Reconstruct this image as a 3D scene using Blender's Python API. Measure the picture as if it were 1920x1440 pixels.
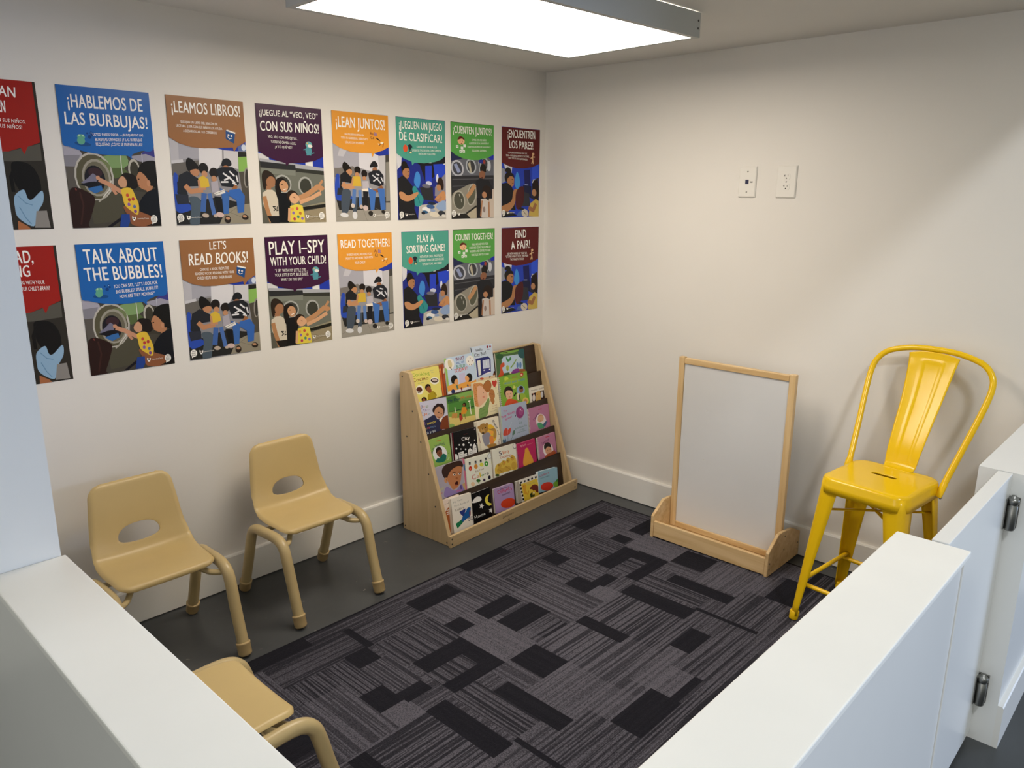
import bpy, bmesh, math, random
from mathutils import Vector, Matrix
from mathutils.geometry import tessellate_polygon
for o in list(bpy.data.objects): bpy.data.objects.remove(o)
SC = bpy.context.scene
COL = SC.collection
PI = math.pi
# ------------------------------------------------------------------ camera
cam = bpy.data.cameras.new('camera'); cam_ob = bpy.data.objects.new('camera', cam); COL.objects.link(cam_ob)
YAW, PITCH, ROLL = math.radians(43.271), math.radians(-13.857), math.radians(0.352)
fw = Vector((math.cos(PITCH)*math.cos(YAW), math.cos(PITCH)*math.sin(YAW), math.sin(PITCH)))
rt = fw.cross(Vector((0, 0, 1))).normalized(); upv = rt.cross(fw)
r2 = rt*math.cos(ROLL)+upv*math.sin(ROLL); u2 = -rt*math.sin(ROLL)+upv*math.cos(ROLL)
M = Matrix((r2, u2, -fw)).transposed().to_4x4(); M.translation = Vector((-3.1333, -2.7255, 1.5285))
cam_ob.matrix_world = M
cam.sensor_width = 36.0; cam.lens = 36.0*1447.05/1920.0; cam.clip_start = 0.02
SC.camera = cam_ob
# ------------------------------------------------------------------ world, daylight, exposure
SC.view_settings.view_transform = 'Standard'; SC.view_settings.look = 'None'
SC.view_settings.exposure = 0.0; SC.view_settings.gamma = 1.0; SC.view_settings.use_curve_mapping = False
wd = bpy.data.worlds.new('world'); SC.world = wd; wd.use_nodes = True
wd.node_tree.nodes['Background'].inputs[0].default_value = (0.94, 1.0, 0.92, 1)
wd.node_tree.nodes['Background'].inputs[1].default_value = 0.38
def area(name, loc, direction, sx, sy, energy, color):
    l = bpy.data.lights.new(name, 'AREA'); l.shape = 'RECTANGLE'; l.size = sx; l.size_y = sy; l.energy = energy; l.color = color
    o = bpy.data.objects.new(name, l); COL.objects.link(o); o.location = loc
    o.rotation_euler = Vector(direction).to_track_quat('-Z', 'Y').to_euler(); return o
area('storefront_daylight', (10.5, -12.0, 2.4), (-.76, .65, -.04), 7.0, 3.6, 1500, (0.55, 0.69, 1.0))
area('shop_lamp', (-2.8, -4.3, 4.22), (.12, .3, -1), .42, .42, 74, (0.95, 0.98, 1.0))
area('shop_bounce_fill', (-7.2, -3.4, 1.9), (1, .08, -.03), 3.0, 1.8, 48, (1.0, .95, .86))  # unseen fill added to stand in for bounce from the shop, brightens the half wall
LAMP_STRENGTH = 12.7
LAMP_COLOR = (1.0, 0.88, 0.73)
INK_GAIN = 1.0
# ------------------------------------------------------------------ materials
def lin(h):
    out = []
    for i in (0, 2, 4):
        c = int(h[i:i+2], 16)/255.0
        out.append(c/12.92 if c <= .04045 else ((c+.055)/1.055)**2.4)
    return out
def nodes(name):
    m = bpy.data.materials.new(name); m.use_nodes = True
    nt = m.node_tree; return m, nt, nt.nodes['Principled BSDF']
def mat(name, col, rough=.5, var=.0, vscale=8, bump=0.0, bscale=200, metal=0, coat=0, stretch=None, spec=.5):
    m, nt, b = nodes(name); N = nt.nodes; L = nt.links
    b.inputs['Base Color'].default_value = (*col, 1); b.inputs['Roughness'].default_value = rough
    b.inputs['Metallic'].default_value = metal; b.inputs['Specular IOR Level'].default_value = spec
    if coat: b.inputs['Coat Weight'].default_value = coat; b.inputs['Coat Roughness'].default_value = .08
    tc = N.new('ShaderNodeTexCoord'); src = tc.outputs['Object']
    if stretch:
        mp = N.new('ShaderNodeMapping'); mp.inputs['Scale'].default_value = stretch; L.new(src, mp.inputs[0]); src = mp.outputs[0]
    if var:
        n = N.new('ShaderNodeTexNoise'); n.inputs['Scale'].default_value = vscale; n.inputs['Detail'].default_value = 5; L.new(src, n.inputs['Vector'])
        r = N.new('ShaderNodeValToRGB'); r.color_ramp.elements[0].position = .3; r.color_ramp.elements[1].position = .7
        r.color_ramp.elements[0].color = (*[c*(1-var) for c in col], 1); r.color_ramp.elements[1].color = (*[min(1, c*(1+var)) for c in col], 1)
        L.new(n.outputs['Fac'], r.inputs[0]); L.new(r.outputs[0], b.inputs['Base Color'])
    if bump:
        n2 = N.new('ShaderNodeTexNoise'); n2.inputs['Scale'].default_value = bscale; n2.inputs['Detail'].default_value = 3; L.new(tc.outputs['Object'], n2.inputs['Vector'])
        bp = N.new('ShaderNodeBump'); bp.inputs['Strength'].default_value = bump; bp.inputs['Distance'].default_value = .002
        L.new(n2.outputs['Fac'], bp.inputs['Height']); L.new(bp.outputs[0], b.inputs['Normal'])
    return m
def wood(name, c1, c2, axis, scale=1.0, rough=.42):
    """pale wood: long streaks along one object axis"""
    m, nt, b = nodes(name); N = nt.nodes; L = nt.links
    tc = N.new('ShaderNodeTexCoord'); mp = N.new('ShaderNodeMapping'); s = [38*scale]*3; s[axis] = 2.2*scale
    mp.inputs['Scale'].default_value = s; L.new(tc.outputs['Object'], mp.inputs[0])
    n = N.new('ShaderNodeTexNoise'); n.inputs['Scale'].default_value = 1.0; n.inputs['Detail'].default_value = 6; n.inputs['Distortion'].default_value = .6; L.new(mp.outputs[0], n.inputs['Vector'])
    r = N.new('ShaderNodeValToRGB'); r.color_ramp.elements[0].position = .32; r.color_ramp.elements[1].position = .66
    r.color_ramp.elements[0].color = (*c1, 1); r.color_ramp.elements[1].color = (*c2, 1)
    L.new(n.outputs['Fac'], r.inputs[0]); L.new(r.outputs[0], b.inputs['Base Color']); b.inputs['Roughness'].default_value = rough
    return m
MT = {}
MT['wall'] = mat('wall_paint', (.77, .745, .71), .5, .012, 3, .05, 260)
MT['ceiling'] = mat('ceiling_paint', (.74, .73, .71), .7, .01, 3, .04, 200)
MT['trim'] = mat('trim_paint', (.80, .79, .76), .32, .01, 5, .03, 90)
MT['half'] = mat('half_wall_paint', (.81, .815, .805), .3, .012, 4, .06, 40)
MT['cap'] = mat('cap_paint', (.90, .90, .87), .38, .015, 6, .03, 60)
MT['steel'] = mat('brushed_steel', (.26, .26, .25), .36, .1, 30, 0, 1, 1)
MT['fixture'] = mat('fixture_metal', (.50, .52, .52), .45, .02, 5)
MT['plastic'] = mat('tan_plastic', (.535, .395, .172), .38, .02, 10, .04, 500)
MT['tan_metal'] = mat('tan_powder_coat', (.50, .385, .19), .33, .03, 12, .03, 400)
MT['tan_rubber'] = mat('tan_foot_plastic', (.50, .36, .17), .45)
MT['yellow'] = mat('yellow_enamel', (.86, .545, .008), .17, .015, 6, 0, 1, spec=.34)
MT['dark'] = mat('dark_gap', (.02, .02, .022), .6)
MT['screw'] = mat('screw_metal', (.10, .095, .09), .4, metal=1)
MT['birch'] = wood('birch_plywood', (.51, .365, .195), (.60, .445, .255), 2)
MT['birch_h'] = wood('birch_plywood_lengthwise', (.51, .365, .195), (.60, .445, .255), 0)
MT['pine'] = wood('pine_wood', (.58, .375, .165), (.72, .52, .28), 2)
MT['pine_h'] = wood('pine_wood_lengthwise', (.58, .375, .165), (.72, .52, .28), 1)
MT['brown'] = wood('dark_brown_board', (.022, .010, .005), (.036, .018, .009), 0, 1.0, .5)
MT['board'] = mat('dry_erase_surface', (.66, .665, .68), .22, .02, 4)
MT['plate'] = mat('white_plate_plastic', (.80, .78, .74), .35)
MT['white_wire'] = mat('white_wire', (.78, .76, .74), .4)
MT['blue_jack'] = mat('dark_blue_jack', (.01, .012, .06), .4)
MT['grey_ink'] = mat('grey_print', (.12, .11, .10), .6)
m, nt, b = nodes('printed_paper'); a = nt.nodes.new('ShaderNodeAttribute'); a.attribute_name = 'ink'
nt.links.new(a.outputs['Color'], b.inputs['Base Color']); b.inputs['Roughness'].default_value = .26; b.inputs['Specular IOR Level'].default_value = .24; MT['ink'] = m
m, nt, b = nodes('lamp_diffuser'); b.inputs['Base Color'].default_value = (.9, .9, .88, 1)
b.inputs['Emission Color'].default_value = (*LAMP_COLOR, 1); b.inputs['Emission Strength'].default_value = LAMP_STRENGTH; MT['lamp'] = m
def floor_mat():
    m, nt, b = nodes('sealed_concrete'); N = nt.nodes; L = nt.links
    tc = N.new('ShaderNodeTexCoord'); n = N.new('ShaderNodeTexNoise'); n.inputs['Scale'].default_value = 2.6; n.inputs['Detail'].default_value = 8; n.inputs['Roughness'].default_value = .62; L.new(tc.outputs['Object'], n.inputs['Vector'])
    r = N.new('ShaderNodeValToRGB'); r.color_ramp.elements[0].position = .3; r.color_ramp.elements[1].position = .75
    r.color_ramp.elements[0].color = (.047, .050, .053, 1); r.color_ramp.elements[1].color = (.072, .076, .079, 1); L.new(n.outputs['Fac'], r.inputs[0])
    n2 = N.new('ShaderNodeTexNoise'); n2.inputs['Scale'].default_value = 26; n2.inputs['Detail'].default_value = 2; n2.inputs['Distortion'].default_value = 1.5; L.new(tc.outputs['Object'], n2.inputs['Vector'])
    r2_ = N.new('ShaderNodeValToRGB'); r2_.color_ramp.elements[0].position = .745; r2_.color_ramp.elements[1].position = .80
    L.new(n2.outputs['Fac'], r2_.inputs[0])
    mx = N.new('ShaderNodeMix'); mx.data_type = 'RGBA'; L.new(r2_.outputs[0], mx.inputs[0]); L.new(r.outputs[0], mx.inputs[6]); mx.inputs[7].default_value = (.30, .27, .24, 1)
    L.new(mx.outputs[2], b.inputs['Base Color']); b.inputs['Roughness'].default_value = .36; b.inputs['Specular IOR Level'].default_value = .32
    bp = N.new('ShaderNodeBump'); bp.inputs['Strength'].default_value = .05; L.new(n.outputs['Fac'], bp.inputs['Height']); L.new(bp.outputs[0], b.inputs['Normal'])
    return m
MT['floor'] = floor_mat()
def carpet_mat():
    m, nt, b = nodes('carpet_tile'); N = nt.nodes; L = nt.links
    def math_(op, x, y=None, z=None):
        q = N.new('ShaderNodeMath'); q.operation = op
        for i, v in enumerate((x, y, z)):
            if v is None: continue
            if isinstance(v, (int, float)): q.inputs[i].default_value = v
            else: L.new(v, q.inputs[i])
        return q.outputs[0]
    at = N.new('ShaderNodeAttribute'); at.attribute_name = 'pile'; sp = N.new('ShaderNodeSeparateColor'); L.new(at.outputs['Color'], sp.inputs[0])
    tone, along_x, amp = sp.outputs
    tc = N.new('ShaderNodeTexCoord'); xyz = N.new('ShaderNodeSeparateXYZ'); L.new(tc.outputs['Object'], xyz.inputs[0])
    c = math_('ADD', math_('MULTIPLY', along_x, xyz.outputs[1]), math_('MULTIPLY', math_('SUBTRACT', 1.0, along_x), xyz.outputs[0]))
    d = math_('ADD', math_('MULTIPLY', along_x, xyz.outputs[0]), math_('MULTIPLY', math_('SUBTRACT', 1.0, along_x), xyz.outputs[1]))
    cb = N.new('ShaderNodeCombineXYZ'); L.new(math_('MULTIPLY', c, 68.0), cb.inputs[0]); L.new(math_('MULTIPLY', d, .8), cb.inputs[1])
    ns = N.new('ShaderNodeTexNoise'); ns.inputs['Scale'].default_value = 1.6; ns.inputs['Detail'].default_value = 1.5; L.new(cb.outputs[0], ns.inputs['Vector'])
    st = N.new('ShaderNodeMapRange'); st.interpolation_type = 'SMOOTHSTEP'; st.inputs[1].default_value = .44; st.inputs[2].default_value = .56; L.new(ns.outputs['Fac'], st.inputs[0])
    stripe = math_('SUBTRACT', 1.0, math_('MULTIPLY', math_('SUBTRACT', 1.0, st.outputs[0]), amp))
    sk = N.new('ShaderNodeTexNoise'); sk.inputs['Scale'].default_value = 330; sk.inputs['Detail'].default_value = 2; L.new(tc.outputs['Object'], sk.inputs['Vector'])
    spk = N.new('ShaderNodeMapRange'); spk.inputs[1].default_value = .33; spk.inputs[2].default_value = .68; spk.inputs[3].default_value = .35; spk.inputs[4].default_value = 1.7; L.new(sk.outputs['Fac'], spk.inputs[0])
    v = math_('MULTIPLY', math_('MULTIPLY', tone, stripe), spk.outputs[0])
    mx = N.new('ShaderNodeMix'); mx.data_type = 'RGBA'; L.new(v, mx.inputs[0]); mx.inputs[6].default_value = (.008, .008, .012, 1); mx.inputs[7].default_value = (.112, .106, .128, 1)
    L.new(mx.outputs[2], b.inputs['Base Color']); b.inputs['Roughness'].default_value = .95; b.inputs['Specular IOR Level'].default_value = .1
    bp = N.new('ShaderNodeBump'); bp.inputs['Strength'].default_value = .6; bp.inputs['Distance'].default_value = .003; L.new(sk.outputs['Fac'], bp.inputs['Height']); L.new(bp.outputs[0], b.inputs['Normal'])
    return m
MT['carpet'] = carpet_mat()
# ------------------------------------------------------------------ mesh helpers
class MB:
    """collects shapes and links them as ONE mesh object"""
    def __init__(s): s.v = []; s.f = []; s.mi = []; s.ink = []; s.sm = []
    def add(s, vs, fs, mi=0, ink=None, smooth=False):
        o = len(s.v); s.v += [tuple(p) for p in vs]
        for f in fs: s.f.append(tuple(i+o for i in f)); s.mi.append(mi); s.ink.append(ink); s.sm.append(smooth)
        return s
    def box(s, x0, x1, y0, y1, z0, z1, bev=0.0, mi=0, M=None, ink=None):
        if not bev:
            vs = [(x, y, z) for z in (z0, z1) for y in (y0, y1) for x in (x0, x1)]
            fs = [(0, 2, 3, 1), (4, 5, 7, 6), (0, 1, 5, 4), (2, 6, 7, 3), (0, 4, 6, 2), (1, 3, 7, 5)]
        else:
            bm = bmesh.new(); bmesh.ops.create_cube(bm, size=1.0)
            for v in bm.verts: v.co = Vector((x0+(v.co.x+.5)*(x1-x0), y0+(v.co.y+.5)*(y1-y0), z0+(v.co.z+.5)*(z1-z0)))
            bmesh.ops.bevel(bm, geom=list(bm.edges), offset=bev, segments=2, affect='EDGES', profile=.6)
            bm.verts.index_update(); vs = [tuple(v.co) for v in bm.verts]; fs = [tuple(v.index for v in f.verts) for f in bm.faces]; bm.free()
        if M: vs = [tuple(M @ Vector(p)) for p in vs]
        return s.add(vs, fs, mi, ink)
    def prism(s, pts, axis, a, b, mi=0, M=None, ink=None):
        """polygon pts in the two other axes, extruded along axis from a to b"""
        def P(p, t): q = [p[0], p[1]]; q.insert(axis, t); return tuple(q)
        n = len(pts); vs = [P(p, a) for p in pts]+[P(p, b) for p in pts]
        tris = tessellate_polygon([[Vector((p[0], p[1], 0)) for p in pts]])
        fs = [tuple(t) for t in tris]+[tuple(i+n for i in reversed(t)) for t in tris]+[(i, (i+1) % n, (i+1) % n+n, i+n) for i in range(n)]
        if M: vs = [tuple(M @ Vector(p)) for p in vs]
        return s.add(vs, fs, mi, ink)
    def tube(s, path, r, seg=14, mi=0, caps=True, closed=False, scale=None):
        P = [Vector(p) for p in path]; n = len(P); vs = []; fs = []
        nrm = None
        for i in range(n):
            t = (P[(i+1) % n]-P[i-1]) if closed else (P[min(i+1, n-1)]-P[max(i-1, 0)])
            t.normalize()
            if nrm is None:
                nrm = t.cross(Vector((0, 0, 1)) if abs(t.z) < .9 else Vector((1, 0, 0))).normalized()
            else: nrm = (nrm-t*nrm.dot(t)).normalized()
            bn = t.cross(nrm); rr = r[i] if isinstance(r, (list, tuple)) else r
            sa, sb = scale[i] if scale else (1, 1)
            for k in range(seg):
                a = 2*PI*k/seg; vs.append(P[i]+nrm*(math.cos(a)*rr*sa)+bn*(math.sin(a)*rr*sb))
        m_ = n if closed else n-1
        for i in range(m_):
            for k in range(seg):
                fs.append((i*seg+k, i*seg+(k+1) % seg, ((i+1) % n)*seg+(k+1) % seg, ((i+1) % n)*seg+k))
        s.add(vs, fs, mi, None, True)
        if caps and not closed:
            o = len(s.v)-n*seg
            s.f.append(tuple(o+k for k in reversed(range(seg)))); s.f.append(tuple(o+(n-1)*seg+k for k in range(seg)))
            s.mi += [mi, mi]; s.ink += [None, None]; s.sm += [False, False]
        return s
    def lathe(s, prof, c, axis=2, seg=20, mi=0, smooth=True):
        """prof: list of (radius, height) about an axis through c"""
        vs = []; fs = []
        for r, h in prof:
            for k in range(seg):
                a = 2*PI*k/seg; q = [r*math.cos(a), r*math.sin(a)]; q.insert(axis, h); vs.append((c[0]+q[0], c[1]+q[1], c[2]+q[2]))
        for i in range(len(prof)-1):
            for k in range(seg): fs.append((i*seg+k, i*seg+(k+1) % seg, (i+1)*seg+(k+1) % seg, (i+1)*seg+k))
        fs.append(tuple(reversed(range(seg)))); fs.append(tuple((len(prof)-1)*seg+k for k in range(seg)))
        return s.add(vs, fs, mi, None, smooth)
    def build(s, name, mats, parent=None, fix=True):
        me = bpy.data.meshes.new(name); me.from_pydata(s.v, [], s.f)
        if not isinstance(mats, (list, tuple)): mats = [mats]
        for m_ in mats: me.materials.append(m_)
        me.polygons.foreach_set('material_index', s.mi); me.polygons.foreach_set('use_smooth', s.sm)
        if any(k is not None for k in s.ink):
            at = me.attributes.new('ink', 'FLOAT_COLOR', 'FACE'); buf = []
            for k in s.ink: buf += (list(k)+[1.0]) if k else [.8, .8, .8, 1.0]
            at.data.foreach_set('color', buf)
        if fix:
            bm = bmesh.new(); bm.from_mesh(me); bmesh.ops.recalc_face_normals(bm, faces=bm.faces); bm.to_mesh(me); bm.free()
        me.update(); o = bpy.data.objects.new(name, me); COL.objects.link(o)
        if parent: o.parent = parent
        return o
def struct(name, mb, m):
    o = mb.build(name, m); o['kind'] = 'structure'; return o
def tag(o, label, cat, group=None):
    o['label'] = label; o['category'] = cat
    if group: o['group'] = group
    return o
def thing(name, label, cat, loc=(0, 0, 0), rotz=0.0, group=None):
    o = bpy.data.objects.new(name, None); o.empty_display_size = .05; COL.objects.link(o)
    o.location = loc; o.rotation_euler = (0, 0, rotz); return tag(o, label, cat, group)
def dup(root, loc, rotz, label):
    """copy of a thing with copies of its parts and sub-parts"""
    r = root.copy(); COL.objects.link(r); r.location = loc; r.rotation_euler = (0, 0, rotz); r['label'] = label
    for ch in list(root.children):
        c = ch.copy(); COL.objects.link(c); c.parent = r
        for g in ch.children: d = g.copy(); COL.objects.link(d); d.parent = c
    return r
def crom(pts, n=6, closed=False):
    P = [Vector(p) for p in pts]; N = len(P); out = []
    for i in range(N if closed else N-1):
        if closed: a, b_, c, d = P[i-1], P[i], P[(i+1) % N], P[(i+2) % N]
        else: a, b_, c, d = P[max(i-1, 0)], P[i], P[i+1], P[min(i+2, N-1)]
        for k in range(n):
            t = k/n; out.append(.5*((2*b_)+(c-a)*t+(2*a-5*b_+4*c-d)*t*t+(3*b_-a-3*c+d)*t**3))
    if not closed: out.append(P[-1])
    return out
def rrect(w, h, r, n=6):
    pts = []
    for cx, cy, a0 in ((w-r, h-r, 0), (r-w, h-r, PI/2), (r-w, r-h, PI), (w-r, r-h, 1.5*PI)):
        for k in range(n+1): a = a0+PI/2*k/n; pts.append((cx+r*math.cos(a), cy+r*math.sin(a)))
    return pts
def bevel(o, w, seg=2):
    m_ = o.modifiers.new('bevel', 'BEVEL'); m_.width = w; m_.segments = seg; m_.limit_method = 'ANGLE'; m_.angle_limit = math.radians(40); return o
# ------------------------------------------------------------------ lettering and flat print
_txt = {}
def text_mesh(s, bold):
    if (s, bold) in _txt: return _txt[(s, bold)]
    def raw(t):
        cu = bpy.data.curves.new('lettering', 'FONT'); cu.body = t; cu.resolution_u = 4 if bold else 2; cu.size = 1; cu.offset = 0; cu.space_character = 1.06
        ob = bpy.data.objects.new('lettering', cu); COL.objects.link(ob); bpy.context.view_layer.update()
        me = bpy.data.meshes.new_from_object(ob.evaluated_get(bpy.context.evaluated_depsgraph_get()))
        vs = [(v.co.x, v.co.y) for v in me.vertices]; fs = [tuple(p.vertices) for p in me.polygons]
        bpy.data.objects.remove(ob); bpy.data.curves.remove(cu); bpy.data.meshes.remove(me); return vs, fs
    if 'cap' not in _txt: _txt['cap'] = max(p[1] for p in raw('H')[0])
    vs, fs = raw(s); x0 = min(p[0] for p in vs); x1 = max(p[0] for p in vs); cap = _txt['cap']
    _txt[(s, bold)] = ([((p[0]-x0)/(x1-x0), p[1]/cap) for p in vs], fs); return _txt[(s, bold)]
def clip_poly(poly, clip):
    def inside(p, a, b_): return (b_[0]-a[0])*(p[1]-a[1])-(b_[1]-a[1])*(p[0]-a[0]) >= -1e-9
    out = poly
    for i in range(len(clip)):
        a, b_ = clip[i], clip[(i+1) % len(clip)]; src = out; out = []
        if not src: break
        for j in range(len(src)):
            p, q = src[j-1], src[j]; ip, iq = inside(p, a, b_), inside(q, a, b_)
            if ip != iq:
                d1 = (b_[0]-a[0])*(p[1]-a[1])-(b_[1]-a[1])*(p[0]-a[0]); d2 = (b_[0]-a[0])*(q[1]-a[1])-(b_[1]-a[1])*(q[0]-a[0]); t = d1/(d1-d2)
                out.append((p[0]+(q[0]-p[0])*t, p[1]+(q[1]-p[1])*t))
            if iq: out.append(q)
    return out
LAYER = .00003
def ink_of(h): return [min(.92, c*INK_GAIN) for c in lin(h)]
def draw(mb, shapes, clip, z0, ground=False):
    """lays flat printed shapes (x right, y down, in 0.1 mm) on the plane z = z0, each a hair above the last"""
    z = z0; zz = [z0]
    def face(poly, col, z=None):
        z = zz[0] if z is None else z
        poly = clip_poly(poly, clip)
        q = []
        for p in poly:
            if not q or abs(p[0]-q[-1][0])+abs(p[1]-q[-1][1]) > 1e-6: q.append(p)
        if len(q) < 3: return
        ar = sum(q[i-1][0]*q[i][1]-q[i][0]*q[i-1][1] for i in range(len(q)))
        if abs(ar) < 1e-9: return
        tr = tessellate_polygon([[Vector((p[0], p[1], 0)) for p in q]])
        fs = []
        for t in tr:
            a, b_, c = (q[i] for i in t); cr = (b_[0]-a[0])*(c[1]-a[1])-(b_[1]-a[1])*(c[0]-a[0])
            fs.append(tuple(t) if cr < 0 else tuple(reversed(t)))
        mb.add([(p[0], -p[1], z) for p in q], fs, 0, col)
    if ground: z += LAYER; zz[0] = z; face(list(clip), ink_of(shapes[0][1]))
    for s in shapes:
        z += LAYER; zz[0] = z; col = ink_of(s[1]); f = [c*1e-4 for c in s[2]]; p = [(f[i], f[i+1]) for i in range(0, len(f), 2)]
        if s[0] == 'P': face(p, col)
        elif s[0] == 'S': face([(q.x, q.y) for q in crom([(a, b_, 0) for a, b_ in p], 5, True)], col)
        elif s[0] == 'E':
            c, a, b_ = p; face([(c[0]+(a[0]-c[0])*math.cos(t)+(b_[0]-c[0])*math.sin(t), c[1]+(a[1]-c[1])*math.cos(t)+(b_[1]-c[1])*math.sin(t)) for t in [2*PI*k/18 for k in range(18)]], col)
        elif s[0] == 'L':
            w = s[3]*1e-4/2
            for i in range(len(p)-1):
                a, b_ = p[i], p[i+1]; d = math.hypot(b_[0]-a[0], b_[1]-a[1]) or 1e-6; nx, ny = -(b_[1]-a[1])/d*w, (b_[0]-a[0])/d*w
                face([(a[0]+nx, a[1]+ny), (b_[0]+nx, b_[1]+ny), (b_[0]-nx, b_[1]-ny), (a[0]-nx, a[1]-ny)], col, z+LAYER*.12*i)
            for i, a in enumerate(p[1:-1]): face([(a[0]+w*math.cos(2*PI*k/12), a[1]+w*math.sin(2*PI*k/12)) for k in range(12)], col, z+LAYER*(.06+.12*i))
        elif s[0] == 'T':
            a, b_, c = p; vs, fs = text_mesh(s[3], s[4]); U = (b_[0]-a[0], b_[1]-a[1]); V = (c[0]-a[0], c[1]-a[1]); P3 = []
            for q in vs: P3.append((a[0]+U[0]*q[0]+V[0]*q[1], a[1]+U[1]*q[0]+V[1]*q[1]))
            w = .030 if s[4] else .008            # a second pass shifted by a hair thickens the strokes
            for k, (sx, sy) in enumerate(((-.5, -.25), (.5, .25))):
                ex_, ey_ = V[0]*w*sy, V[1]*w*sy; n_ = math.hypot(*U); h_ = math.hypot(*V); ux, uy = U[0]/n_*h_*w*sx, U[1]/n_*h_*w*sx
                for fc in fs: face([(P3[i][0]+ux+ex_, P3[i][1]+uy+ey_) for i in fc], col, z+LAYER*.5*k)
    return z
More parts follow.
